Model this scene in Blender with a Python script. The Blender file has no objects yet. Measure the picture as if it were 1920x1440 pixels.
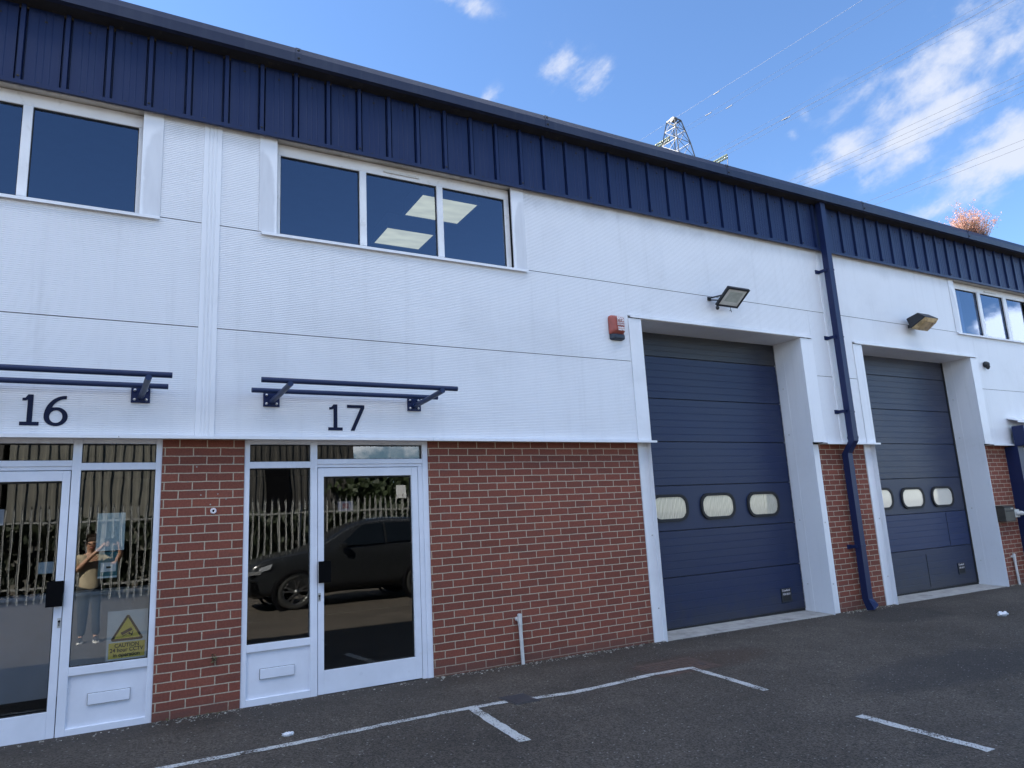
import bpy, bmesh, math, random
from mathutils import Vector, Matrix
random.seed(7)
rad = math.radians
sc = bpy.context.scene
COL = sc.collection

# ------------------------------------------------------------------ camera
DCAM, ZCAM = 6.748, 1.48
cam_d = bpy.data.cameras.new('camera')
cam = bpy.data.objects.new('camera', cam_d); COL.objects.link(cam)
RX = Vector((0.8736751, -0.48375139, -0.05173413))
UX = Vector((-0.04671537, -0.1892618, 0.98081479))
FX = Vector((0.48426181, 0.85449668, 0.18795195))
cam.matrix_world = Matrix(((RX.x, UX.x, -FX.x, 0), (RX.y, UX.y, -FX.y, -DCAM), (RX.z, UX.z, -FX.z, ZCAM), (0, 0, 0, 1)))
cam_d.sensor_width = 36.0
cam_d.lens = 36.0 * 1321.3 / 1920.0
cam_d.clip_start = 0.005
cam_d.clip_end = 3000
sc.camera = cam

# ------------------------------------------------------------------ light
SUN_EL, SUN_AZ = rad(40), rad(53)          # azimuth measured left of the direction into the building
SUND = Vector((-math.sin(SUN_AZ) * math.cos(SUN_EL), math.cos(SUN_AZ) * math.cos(SUN_EL), math.sin(SUN_EL)))
sun_d = bpy.data.lights.new('sun', 'SUN'); sun_d.energy = 5.0; sun_d.angle = rad(0.5); sun_d.color = (1.0, 0.95, 0.87)
sun = bpy.data.objects.new('sun', sun_d); COL.objects.link(sun)
sun.rotation_euler = SUND.to_track_quat('Z', 'Y').to_euler()
sun.location = (-20, 10, 40)
vs = sc.view_settings
vs.view_transform = 'Standard'; vs.look = 'None'; vs.gamma = 1.0; vs.use_curve_mapping = False
vs.exposure = 2.50

world = bpy.data.worlds.new('World'); sc.world = world; world.use_nodes = True
wt = world.node_tree; wn = wt.nodes; wl = wt.links
for n in list(wn): wn.remove(n)
def wnode(t, **k):
    n = wn.new(t)
    for a, b in k.items(): setattr(n, a, b)
    return n
def wmath(op, a, b=None, clamp=False):
    n = wnode('ShaderNodeMath', operation=op, use_clamp=clamp)
    for i, v in enumerate((a, b)):
        if v is None: continue
        if isinstance(v, (int, float)): n.inputs[i].default_value = v
        else: wl.new(v, n.inputs[i])
    return n.outputs[0]
sky = wnode('ShaderNodeTexSky', sky_type='NISHITA'); sky.sun_disc = False
sky.sun_elevation = SUN_EL; sky.sun_rotation = -SUN_AZ
sky.altitude = 0; sky.air_density = 1.0; sky.dust_density = 0.1; sky.ozone_density = 7.0
geo = wnode('ShaderNodeTexCoord')
DIR = geo.outputs['Generated']
def wdot(vec):
    n = wnode('ShaderNodeVectorMath', operation='DOT_PRODUCT'); wl.new(DIR, n.inputs[0]); n.inputs[1].default_value = vec
    return n.outputs['Value']
# clouds drift along the direction of the cables: stretch the noise that way
comb = wnode('ShaderNodeCombineXYZ')
for k, (ax, kk) in enumerate((((0.68, -0.57, 0.46), 8.0), ((-0.30, 0.35, 0.89), 13.0), ((0.67, 0.74, -0.07), 10.0))): wl.new(wmath('MULTIPLY', wdot(ax), kk), comb.inputs[k])
nz = wnode('ShaderNodeTexNoise'); nz.inputs['Scale'].default_value = 1.0; nz.inputs['Detail'].default_value = 9; nz.inputs['Roughness'].default_value = 0.62
nz.inputs['Distortion'].default_value = 0.35
wl.new(comb.outputs[0], nz.inputs['Vector'])
nz2 = wnode('ShaderNodeTexNoise'); nz2.inputs['Scale'].default_value = 3.4; nz2.inputs['Detail'].default_value = 6; nz2.inputs['Roughness'].default_value = 0.6
wl.new(comb.outputs[0], nz2.inputs['Vector'])
fbm = wmath('ADD', wmath('MULTIPLY', nz.outputs['Fac'], 0.66), wmath('MULTIPLY', nz2.outputs['Fac'], 0.34))
def blob(d, ax, sl, sw, amp):
    d = Vector(d).normalized(); ax = Vector(ax); ax = (ax - d * ax.dot(d)).normalized(); bx = d.cross(ax)
    u = wmath('SUBTRACT', wdot(ax), 0.0); v = wmath('SUBTRACT', wdot(bx), 0.0)
    e = wmath('ADD', wmath('POWER', wmath('ABSOLUTE', wmath('DIVIDE', u, sl)), 2.0), wmath('POWER', wmath('ABSOLUTE', wmath('DIVIDE', v, sw)), 2.0))
    front = wmath('GREATER_THAN', wdot(d), 0.0)
    return wmath('MULTIPLY', wmath('MULTIPLY', wmath('EXPONENT', wmath('MULTIPLY', e, -1.0)), amp), front)
SL = Vector((0.56, -0.47, 0.38))          # the streaks climb to the upper right
def sdir(u, v):
    return FX + RX * ((u - 960) / 1321.3) + UX * ((720 - v) / 1321.3)
def cloudmask(blobs, lo, hi, top, amp=3.0):
    G = None
    for b in blobs:
        o = blob(*b); G = o if G is None else wmath('MAXIMUM', G, o)
    dens = wmath('ADD', G, wmath('MULTIPLY', wmath('SUBTRACT', fbm, 0.5), amp))
    mr = wnode('ShaderNodeMapRange', interpolation_type='SMOOTHSTEP'); mr.inputs['From Min'].default_value = lo; mr.inputs['From Max'].default_value = hi
    wl.new(dens, mr.inputs['Value'])
    return wmath('MULTIPLY', wmath('MULTIPLY', mr.outputs['Result'], wmath('MINIMUM', wmath('MULTIPLY', G, 2.5), 1.0)), top)
# thin clouds on the sun's side, lit through
thin = [(sdir(1785, 112), SL, 0.110, 0.042, 1.45), (sdir(1665, 185), SL, 0.045, 0.016, .9), (sdir(1735, 228), SL, 0.095, 0.024, 1.3), (sdir(1590, 278), SL, 0.045, 0.026, 1.15), (sdir(1895, 290), SL, 0.085, 0.040, 1.4), (sdir(1690, 305), SL, 0.05, 0.016, .95),
        (sdir(1810, 350), SL, 0.065, 0.020, 1.0), (sdir(1930, 60), SL, 0.05, 0.030, 1.1), (sdir(1550, 322), SL, 0.035, 0.018, 1.1), (sdir(1740, 395), SL, 0.08, 0.020, .8), (sdir(2050, 180), SL, .1, .04, 1.1), (sdir(2100, 420), SL, .12, .05, 1.0),
        (sdir(1105, 150), SL, 0.034, 0.022, .90), (sdir(1050, 120), SL, 0.026, 0.024, 0.85), (sdir(858, -2), (1, 0, 0), 0.04, 0.014, .95), (sdir(918, 183), SL, 0.018, 0.010, .75), (sdir(1512, 215), SL, .008, .010, .55), (sdir(1487, 255), SL, .008, .010, .55)]
m1 = cloudmask(thin, 0.30, 1.65, 0.92, 4.8)
# heaped clouds behind the camera, mostly added unseen to brighten the shaded front
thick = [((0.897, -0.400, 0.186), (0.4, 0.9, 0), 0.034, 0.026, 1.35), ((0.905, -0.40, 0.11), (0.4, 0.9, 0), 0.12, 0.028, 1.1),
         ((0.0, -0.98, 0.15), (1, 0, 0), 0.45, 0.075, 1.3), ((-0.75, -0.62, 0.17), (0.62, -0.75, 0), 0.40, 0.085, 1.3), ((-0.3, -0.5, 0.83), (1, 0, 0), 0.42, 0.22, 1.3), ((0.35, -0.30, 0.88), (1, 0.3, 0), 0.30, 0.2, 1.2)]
fill_cloud_mask = cloudmask(thick, 0.40, 0.95, 0.95)
mix = wnode('ShaderNodeMixRGB'); wl.new(m1, mix.inputs['Fac']); wl.new(sky.outputs['Color'], mix.inputs[1]); mix.inputs[2].default_value = (2.9, 3.1, 3.6, 1)
mix2 = wnode('ShaderNodeMixRGB'); wl.new(fill_cloud_mask, mix2.inputs['Fac']); wl.new(mix.outputs[0], mix2.inputs[1]); mix2.inputs[2].default_value = (17.0, 18.0, 20.0, 1)
bg = wnode('ShaderNodeBackground'); bg.inputs['Strength'].default_value = 0.05
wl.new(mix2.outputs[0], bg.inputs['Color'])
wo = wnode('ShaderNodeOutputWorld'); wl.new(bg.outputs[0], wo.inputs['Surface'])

# ------------------------------------------------------------------ helpers
def gz(x, y):
    return 0.006 - 0.0064 * max(-25, min(30, x)) + 0.024 * max(-7, min(0, y))
def tag(o, label=None, cat=None, group=None, kind=None):
    if label: o['label'] = label
    if cat: o['category'] = cat
    if group: o['group'] = group
    if kind: o['kind'] = kind
    return o
def thing(name, label, cat, loc=(0, 0, 0), group=None):
    o = bpy.data.objects.new(name, None); o.location = loc; o.empty_display_size = 0.2; COL.objects.link(o)
    return tag(o, label, cat, group)
def rootloc(p):
    v = Vector((0, 0, 0))
    while p is not None:
        v += p.location; p = p.parent
    return v
class MB:
    def __init__(s): s.v = []; s.f = []; s.sm = []; s.mi = []; s.cur = 0
    def add(s, vs, fs, smooth=False):
        n = len(s.v); s.v += [Vector(a) for a in vs]
        for f in fs: s.f.append([i + n for i in f]); s.sm.append(smooth); s.mi.append(s.cur)
        return s
    def box(s, x0, x1, y0, y1, z0, z1, M=None):
        vs = [Vector(a) for a in ((x0, y0, z0), (x1, y0, z0), (x1, y1, z0), (x0, y1, z0), (x0, y0, z1), (x1, y0, z1), (x1, y1, z1), (x0, y1, z1))]
        if M: vs = [M @ a for a in vs]
        return s.add(vs, [(0, 3, 2, 1), (4, 5, 6, 7), (0, 1, 5, 4), (1, 2, 6, 5), (2, 3, 7, 6), (3, 0, 4, 7)])
    def bar(s, a, b, w, h=None):
        a, b = Vector(a), Vector(b); d = (b - a); L = d.length
        M = Matrix.Translation(a) @ d.to_track_quat('Z', 'Y').to_matrix().to_4x4()
        h = h or w
        return s.box(-w / 2, w / 2, -h / 2, h / 2, 0, L, M)
    def tube(s, pts, r, n=12, cap=True):
        pts = [Vector(a) for a in pts]; rs = r if isinstance(r, (list, tuple)) else [r] * len(pts)
        vs = []; up = None
        for i, p in enumerate(pts):
            t = (pts[min(i + 1, len(pts) - 1)] - pts[max(i - 1, 0)]).normalized()
            if up is None: up = t.orthogonal().normalized()
            up = (up - t * up.dot(t)).normalized(); w = t.cross(up)
            for k in range(n):
                a = 2 * math.pi * k / n; vs.append(p + (up * math.cos(a) + w * math.sin(a)) * rs[i])
        fs = []
        for i in range(len(pts) - 1):
            for k in range(n):
                fs.append((i * n + k, i * n + (k + 1) % n, (i + 1) * n + (k + 1) % n, (i + 1) * n + k))
        s.add(vs, fs, True)
        if cap:
            m = len(pts) - 1
            s.add(vs[:n], [tuple(reversed(range(n)))]); s.add(vs[m * n:], [tuple(range(n))])
        return s
    def prism(s, poly, y0, y1, axis='y'):
        """poly: list of (a,b); extruded along axis"""
        n = len(poly)
        def mk(a, b, t): return (a, t, b) if axis == 'y' else ((t, a, b) if axis == 'x' else (a, b, t))
        vs = [mk(a, b, y0) for a, b in poly] + [mk(a, b, y1) for a, b in poly]
        fs = [tuple(range(n)), tuple(reversed(range(n, 2 * n)))]
        for i in range(n):
            j = (i + 1) % n; fs.append((i, i + n, j + n, j))
        return s.add(vs, fs)
    def strip(s, prof, x0, x1):
        """profile of (y,z) swept along x"""
        n = len(prof); vs = [(x0, y, z) for y, z in prof] + [(x1, y, z) for y, z in prof]
        return s.add(vs, [(i, i + n, i + n + 1, i + 1) for i in range(n - 1)])
    def vstrip(s, prof, z0, z1):
        """profile of (x,y) swept along z"""
        n = len(prof); vs = [(x, y, z0) for x, y in prof] + [(x, y, z1) for x, y in prof]
        return s.add(vs, [(i, i + 1, i + n + 1, i + n) for i in range(n - 1)])
    def lathe(s, prof, c, axis='y', n=32, closed=False):
        """prof (r,t) round axis"""
        c = Vector(c); vs = []; m = len(prof)
        for r, t in prof:
            for k in range(n):
                a = 2 * math.pi * k / n
                if axis == 'y': vs.append(c + Vector((r * math.cos(a), t, r * math.sin(a))))
                elif axis == 'z': vs.append(c + Vector((r * math.cos(a), r * math.sin(a), t)))
                else: vs.append(c + Vector((t, r * math.cos(a), r * math.sin(a))))
        fs = []
        for i in range(m if closed else m - 1):
            for k in range(n):
                j = (i + 1) % m
                fs.append((i * n + k, i * n + (k + 1) % n, j * n + (k + 1) % n, j * n + k))
        return s.add(vs, fs, True)
    def build(s, name, mat, parent=None, bevel=0.0, recalc=True):
        me = bpy.data.meshes.new(name); off = rootloc(parent)
        me.from_pydata([tuple(a - off) for a in s.v], [], s.f); me.update()
        if recalc:
            bm = bmesh.new(); bm.from_mesh(me); bmesh.ops.recalc_face_normals(bm, faces=bm.faces); bm.to_mesh(me); bm.free()
        for p, q, k in zip(me.polygons, s.sm, s.mi): p.use_smooth = q; p.material_index = k
        for q in (mat if isinstance(mat, (list, tuple)) else [mat]): me.materials.append(q)
        o = bpy.data.objects.new(name, me); COL.objects.link(o)
        if parent: o.parent = parent
        if bevel:
            m = o.modifiers.new('bevel', 'BEVEL'); m.width = bevel; m.segments = 2; m.limit_method = 'ANGLE'
        return o
def dz(x, z, y):
    """facade measurements taken on the cladding plane, moved to depth y"""
    k = 1 + y / DCAM
    return x * k, ZCAM + (z - ZCAM) * k
def sx(x, y): return x * (1 + y / DCAM)
def sz(z, y): return ZCAM + (z - ZCAM) * (1 + y / DCAM)
def copy_tree(o, parent=None, loc=None):
    c = o.copy(); COL.objects.link(c); c.parent = parent
    if loc is not None: c.location = loc
    for ch in list(o.children): copy_tree(ch, c)
    return c

# ------------------------------------------------------------------ materials
def newmat(name):
    m = bpy.data.materials.new(name); m.use_nodes = True; nt = m.node_tree
    for n in list(nt.nodes): nt.nodes.remove(n)
    return m, nt
class N:
    def __init__(s, nt): s.nt = nt
    def __call__(s, t, ins=None, **k):
        n = s.nt.nodes.new(t)
        for a, b in k.items(): setattr(n, a, b)
        for a, b in (ins or {}).items(): s.set(n, a, b)
        return n
    def set(s, n, a, b):
        if isinstance(b, bpy.types.NodeSocket): s.nt.links.new(b, n.inputs[a])
        else: n.inputs[a].default_value = b
    def math(s, op, a, b=0.0, clamp=False):
        n = s('ShaderNodeMath', {0: a, 1: b}, operation=op, use_clamp=clamp); return n.outputs[0]
    def mixc(s, f, a, b, mode='MIX'):
        n = s('ShaderNodeMixRGB', {'Fac': f, 1: a, 2: b}, blend_type=mode); return n.outputs[0]
    def noise(s, vec, scale, detail=3, rough=.55, dist=0.0):
        return s('ShaderNodeTexNoise', {'Vector': vec, 'Scale': scale, 'Detail': detail, 'Roughness': rough, 'Distortion': dist}).outputs['Fac']
    def mapr(s, v, a, b, c=0.0, d=1.0):
        return s('ShaderNodeMapRange', {'Value': v, 'From Min': a, 'From Max': b, 'To Min': c, 'To Max': d}, interpolation_type='SMOOTHSTEP').outputs['Result']
    def map(s, vec, scale=(1, 1, 1), loc=(0, 0, 0)):
        return s('ShaderNodeMapping', {'Vector': vec, 'Scale': scale, 'Location': loc}).outputs[0]
    def obj(s): return s('ShaderNodeTexCoord').outputs['Object']
    def out(s, sh): s.nt.links.new(sh, s('ShaderNodeOutputMaterial').inputs['Surface'])
def c4(c): return (c[0], c[1], c[2], 1)
def pbr(name, col, rough=.5, metal=0.0, var=.12, scale=6.0, bump=0.0, bscale=60.0, spec=.5, stretch=(1, 1, 1), emit=None, dirt=None):
    m, nt = newmat(name); n = N(nt); v = n.map(n.obj(), stretch)
    f = n.noise(v, scale, 4, .6)
    k = n.mapr(f, .3, .7, 1 - var, 1 + var)
    colr = n('ShaderNodeVectorMath', {0: col, 'Scale': k}, operation='SCALE').outputs[0]
    if dirt:
        df = n.math('MULTIPLY', n.mapr(n.noise(v, dirt[1], 5, .65, .3), dirt[2], dirt[2] + .22), dirt[3])
        colr = n.mixc(df, colr, c4(dirt[0]))
    b = n('ShaderNodeBsdfPrincipled', {'Base Color': colr, 'Metallic': metal, 'Specular IOR Level': spec})
    n.set(b, 'Roughness', n.mapr(f, .2, .8, max(.02, rough - .07), min(1, rough + .07)))
    if bump:
        bb = n('ShaderNodeBump', {'Height': n.noise(v, bscale, 3, .6), 'Strength': bump, 'Distance': .01}); n.set(b, 'Normal', bb.outputs[0])
    if emit:
        b.inputs['Emission Color'].default_value = c4(emit[0]); b.inputs['Emission Strength'].default_value = emit[1]
    n.out(b.outputs[0]); return m
def glass(name, ior, tint, wave=.0, wscale=3.0, rcol=(.9, .93, .97)):
    m, nt = newmat(name); n = N(nt)
    v = n.map(n.obj(), (1, 1, .55))
    bb = n('ShaderNodeBump', {'Height': n.noise(v, wscale, 2, .4), 'Strength': 1.0, 'Distance': wave})
    fr = n('ShaderNodeFresnel', {'IOR': ior}); gl = n('ShaderNodeBsdfGlossy', {'Color': c4(rcol), 'Roughness': 0.0})
    if wave:
        n.set(fr, 'Normal', bb.outputs[0]); n.set(gl, 'Normal', bb.outputs[0])
    tr = n('ShaderNodeBsdfTransparent', {'Color': c4(tint)})
    fac = n.math('MULTIPLY', fr.outputs[0], n.math('SUBTRACT', 1.0, n('ShaderNodeNewGeometry').outputs['Backfacing']))
    mx = n('ShaderNodeMixShader', {'Fac': fac, 1: tr.outputs[0], 2: gl.outputs[0]}); n.out(mx.outputs[0]); return m

M = {}
# white profiled cladding with rain streaks and grime
def cladding_mat(name, base, streak, dirtcol):
    m, nt = newmat(name); n = N(nt); o = n.obj()
    st = n.noise(n.map(o, (9.0, 9.0, .5)), 1.0, 4, .6)
    pat = n.noise(n.map(o, (.6, .6, .8)), 1.0, 5, .6, .4)
    fine = n.noise(n.map(o, (30, 30, 9)), 1.0, 3, .6)
    f1 = n.math('MULTIPLY', n.mapr(st, .48, .92), streak)
    f2 = n.math('MULTIPLY', n.mapr(pat, .48, .75), streak * .75)
    f3 = n.math('MULTIPLY', n.mapr(fine, .55, .8), .10)
    zc = n('ShaderNodeSeparateXYZ', {0: o}).outputs[2]
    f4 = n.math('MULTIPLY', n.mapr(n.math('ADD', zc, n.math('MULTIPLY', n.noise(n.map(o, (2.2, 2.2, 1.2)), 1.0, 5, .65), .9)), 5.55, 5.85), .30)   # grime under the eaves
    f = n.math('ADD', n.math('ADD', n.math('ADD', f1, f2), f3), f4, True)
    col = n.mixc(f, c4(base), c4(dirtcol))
    b = n('ShaderNodeBsdfPrincipled', {'Base Color': col, 'Roughness': .42, 'Specular IOR Level': .45}); n.out(b.outputs[0]); return m
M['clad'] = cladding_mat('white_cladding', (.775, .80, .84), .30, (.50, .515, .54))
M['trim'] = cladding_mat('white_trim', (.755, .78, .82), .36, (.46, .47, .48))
def stained_trim(name, side):
    m, nt = newmat(name); n = N(nt); o = n.obj(); g = n('ShaderNodeSeparateXYZ', {0: n('ShaderNodeTexCoord').outputs['Generated']})
    gx_ = g.outputs[0] if side > 0 else n.math('SUBTRACT', 1.0, g.outputs[0])
    w = n.math('MULTIPLY', n.math('SUBTRACT', n.noise(o, 9.0, 4, .6), .5), .5)
    du = n.math('DIVIDE', n.math('SUBTRACT', .92, gx_), .82); dv = n.math('DIVIDE', n.math('MAXIMUM', n.math('SUBTRACT', g.outputs[2], .45), 0.0), .36)
    d = n.math('ADD', n.math('ADD', n.math('MULTIPLY', du, du), n.math('MULTIPLY', dv, dv)), w)
    f = n.math('MULTIPLY', n.mapr(d, .70, 1.10, 1.0, 0.0), n.mapr(n.noise(n.map(o, (9, 9, 1.5)), 1.0, 4, .6), .2, .8, .25, .55))
    col = n.mixc(f, (.755, .78, .82, 1), (.40, .415, .45, 1))
    b = n('ShaderNodeBsdfPrincipled', {'Base Color': col, 'Roughness': .45, 'Specular IOR Level': .4}); n.out(b.outputs[0]); return m
M['stainR'] = stained_trim('streaked_white_flashing', 1); M['stainL'] = stained_trim('streaked_white_flashing_mirrored', -1)
M['soffit'] = pbr('grimy_white_soffit', (.55, .53, .49), .6, var=.15, scale=4, dirt=((.25, .22, .18), 9, .52, .7))
M['frame'] = pbr('white_painted_aluminium', (.72, .755, .83), .33, var=.05, scale=3, dirt=((.45, .44, .42), 7, .60, .45))
M['upvc'] = pbr('white_window_frame', (.74, .75, .765), .4, var=.05, scale=3, dirt=((.42, .41, .38), 8, .56, .5))
M['blue'] = None
def blue_mat(name, base, fade, amt):
    m, nt = newmat(name); n = N(nt); o = n.obj()
    st = n.noise(n.map(o, (14, 14, .5)), 1.0, 5, .65)
    pat = n.noise(o, .9, 5, .6, .3)
    f = n.math('MULTIPLY', n.math('ADD', n.math('MULTIPLY', n.mapr(st, .45, .8), .6), n.math('MULTIPLY', n.mapr(pat, .4, .75), .5)), amt, True)
    b = n('ShaderNodeBsdfPrincipled', {'Base Color': n.mixc(f, c4(base), c4(fade)), 'Roughness': .42, 'Specular IOR Level': .32}); n.out(b.outputs[0]); return m
M['blue'] = blue_mat('blue_coated_steel', (.0062, .0165, .068), (.020, .033, .085), .7)
M['gutter'] = blue_mat('weathered_blue_gutter', (.017, .024, .054), (.044, .051, .076), .8)
M['pipe'] = blue_mat('blue_downpipe', (.0080, .0165, .068), (.020, .032, .085), .5)
M['rail'] = blue_mat('blue_tube_paint', (.014, .027, .080), (.028, .045, .095), .5)
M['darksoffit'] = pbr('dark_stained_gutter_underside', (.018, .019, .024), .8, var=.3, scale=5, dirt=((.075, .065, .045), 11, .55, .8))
M['joint'] = pbr('dark_joint', (.05, .055, .06), .8)
M['roof'] = pbr('grey_roof_sheet', (.22, .23, .26), .5, var=.1)
M['concrete'] = pbr('worn_concrete', (.36, .35, .33), .85, var=.15, scale=9, bump=.3, bscale=80, dirt=((.16, .155, .15), 4, .5, .7))
M['plaster'] = pbr('interior_plaster', (.20, .20, .20), .8, var=.06)
M['ceiling'] = pbr('interior_ceiling', (.10, .10, .105), .9, var=.08)
M['darkfloor'] = pbr('dark_carpet', (.05, .052, .058), .95, var=.15, scale=30)
M['greyboard'] = pbr('grey_board', (.52, .55, .58), .7, var=.08, scale=2)
M['black'] = pbr('black_plastic', (.004, .004, .005), .7, var=.1, spec=.05)
M['rubber'] = pbr('black_rubber', (.012, .012, .013), .7, var=.15)
M['steel'] = pbr('zinc_bolt', (.62, .62, .62), .3, 1.0, var=.1)
M['pvc'] = pbr('white_plastic_pipe', (.60, .60, .58), .45, var=.08, scale=12, dirt=((.30, .27, .22), 18, .55, .6))
M['navy'] = pbr('navy_vinyl', (.006, .011, .038), .6, var=.08, spec=.2)
M['red'] = pbr('faded_red_plastic', (.34, .085, .065), .55, var=.12, scale=9)
M['strobe'] = pbr('smoked_blue_lens', (.020, .030, .048), .5, var=.1)
M['lettering'] = pbr('white_lettering', (.78, .74, .76), .5, var=.04)
M['lens'] = pbr('frosted_lamp_lens', (.66, .68, .66), .35, var=.06, scale=14)
M['amber'] = pbr('yellowed_lamp_lens', (.42, .30, .15), .3, var=.3, scale=9)
M['lampgrey'] = pbr('aged_lamp_lens', (.44, .48, .45), .4, var=.15, scale=12)
M['lampblack'] = pbr('black_lamp_body', (.014, .016, .02), .45, var=.15)
M['win'] = glass('tinted_office_glass', 2.4, (.66, .74, .86), .0006, 1.6, (.70, .80, 1.0))
M['shop'] = glass('entrance_glass', 1.9, (.74, .76, .76), .0013, 2.0, (.92, .93, .90))
M['shop_flat'] = glass('door_glass', 1.85, (.68, .70, .72), .0009, 2.0, (.92, .93, .90))
M['acrylic'] = None
M['poster'] = pbr('pale_blue_paper', (.58, .70, .74), .7, var=.04)
M['teal'] = pbr('teal_paper', (.06, .19, .22), .6, var=.05)
M['paper'] = pbr('white_paper', (.74, .75, .77), .8, var=.06, scale=30)
M['pinkpaper'] = pbr('pink_paper', (.62, .50, .50), .7, var=.06)
M['pinkmark'] = pbr('pink_print', (.55, .18, .18), .7, var=.06)
M['signyellow'] = pbr('sign_yellow', (.80, .66, .12), .5, var=.05)
M['signgrey'] = pbr('sign_pale_grey', (.72, .76, .78), .5, var=.05)
M['signblack'] = pbr('sign_black', (.03, .028, .02), .5, var=.05)
M['galv'] = pbr('galvanised_steel', (.48, .49, .48), .45, .35, var=.15, scale=14)
M['fence'] = pbr('dull_fence_steel', (.30, .305, .30), .6, .1, var=.2, scale=10)
M['pylon'] = pbr('galvanised_lattice_steel', (.060, .062, .064), .5, .2, var=.12, scale=2)
M['insul'] = pbr('glass_insulator', (.13, .15, .10), .15, var=.15)
M['cable'] = pbr('aluminium_conductor', (.035, .040, .052), .7, .0, var=.1)
M['rust'] = pbr('rusty_iron_cover', (.085, .052, .038), .85, var=.35, scale=14, bump=.6, bscale=45, dirt=((.05, .048, .046), 6, .5, .7))
M['iron'] = pbr('dark_iron_cover', (.045, .047, .052), .55, var=.25, scale=14, bump=.4, bscale=50)
M['grit'] = pbr('pale_grit', (.30, .28, .24), .9, var=.5, scale=40)
M['leafred'] = None
M['stem'] = pbr('woody_stem', (.16, .10, .07), .8, var=.2)
M['weedleaf'] = pbr('dry_weed_leaf', (.10, .095, .035), .8, var=.4, scale=60)

def leaf_mat(name, a, b, tr=.35):
    m, nt = newmat(name); n = N(nt); g = n('ShaderNodeNewGeometry')
    r = n('ShaderNodeMapRange', {'Value': g.outputs['Random Per Island']}).outputs['Result']
    col = n.mixc(r, c4(a), c4(b))
    d = n('ShaderNodeBsdfPrincipled', {'Base Color': col, 'Roughness': .6}); t = n('ShaderNodeBsdfTranslucent', {'Color': col})
    n.out(n('ShaderNodeMixShader', {'Fac': tr, 1: d.outputs[0], 2: t.outputs[0]}).outputs[0]); return m
M['leafred'] = leaf_mat('salmon_autumn_leaf', (.46, .20, .16), (.34, .22, .14), .4)
M['leafgreen'] = leaf_mat('green_leaf', (.020, .034, .014), (.042, .060, .022), .3)
M['bark'] = pbr('tree_bark', (.09, .07, .05), .9, var=.3, scale=8)

def brick_mat():
    m, nt = newmat('red_brickwork'); n = N(nt); o = n.obj()
    sep = n('ShaderNodeSeparateXYZ', {0: o})
    wob = n.noise(o, 7.0, 2, .5)
    x = n.math('SUBTRACT', sep.outputs[0], 3.064); z = n.math('SUBTRACT', sep.outputs[2], 2.25)
    wx = n.math('MULTIPLY', n.math('SUBTRACT', wob, .5), .010)
    wz = n.math('MULTIPLY', n.math('SUBTRACT', n.noise(n.map(o, (1, 1, 1), (3, 7, 1)), 8.0, 2, .5), .5), .008)
    v = n('ShaderNodeCombineXYZ', {0: n.math('ADD', x, wx), 1: n.math('ADD', z, wz), 2: 0.0}).outputs[0]
    bt = n('ShaderNodeTexBrick', {'Vector': v, 'Color1': (.0, .0, .0, 1), 'Color2': (1, 1, 1, 1), 'Mortar': (.5, .5, .5, 1), 'Scale': 1.0, 'Mortar Size': .0046, 'Mortar Smooth': .04, 'Bias': 0.0, 'Brick Width': .225, 'Row Height': .075})
    bt.offset = .5; bt.offset_frequency = 2; bt.squash = 1.0
    ramp = n('ShaderNodeValToRGB', {'Fac': bt.outputs['Color']}); cr = ramp.color_ramp
    cr.elements[0].position = 0.0; cr.elements[0].color = (.175, .057, .038, 1)
    cr.elements[1].position = 1.0; cr.elements[1].color = (.235, .077, .050, 1)
    e = cr.elements.new(.28); e.color = (.188, .062, .043, 1)
    e = cr.elements.new(.7); e.color = (.208, .065, .044, 1)
    fine = n.noise(o, 60, 4, .7); med = n.noise(n.map(o, (3, 3, 14)), 1.0, 4, .6)
    bc = n('ShaderNodeVectorMath', {0: ramp.outputs[0], 'Scale': n.mapr(fine, .25, .75, .80, 1.2)}, operation='SCALE').outputs[0]
    bc = n.mixc(n.math('MULTIPLY', n.mapr(med, .5, .75), .35), bc, (.10, .055, .05, 1))
    effl = n.math('MULTIPLY', n.mapr(n.noise(o, 2.2, 6, .7), .62, .8), .25)
    bc = n.mixc(effl, bc, (.33, .25, .22, 1))
    mc = n('ShaderNodeVectorMath', {0: (.46, .385, .29), 'Scale': n.mapr(fine, .2, .8, .7, 1.2)}, operation='SCALE').outputs[0]
    base = n.mixc(bt.outputs['Fac'], bc, mc)
    low = n.math('MULTIPLY', n.mapr(n.math('ADD', sep.outputs[2], n.math('MULTIPLY', n.noise(o, 5, 4, .6), .18)), .08, .26, 1.0, 0.0), .55)   # splash-back dirt on the lowest courses
    base = n.mixc(low, base, (.105, .060, .050, 1))
    h = n.math('ADD', n.math('MULTIPLY', n.math('SUBTRACT', 1.0, bt.outputs['Fac']), 1.0), n.math('MULTIPLY', fine, .25))
    bb = n('ShaderNodeBump', {'Height': h, 'Strength': .6, 'Distance': .005})
    b = n('ShaderNodeBsdfPrincipled', {'Base Color': base, 'Roughness': .85, 'Normal': bb.outputs[0], 'Specular IOR Level': .3}); n.out(b.outputs[0]); return m
M['brick'] = brick_mat()

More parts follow.
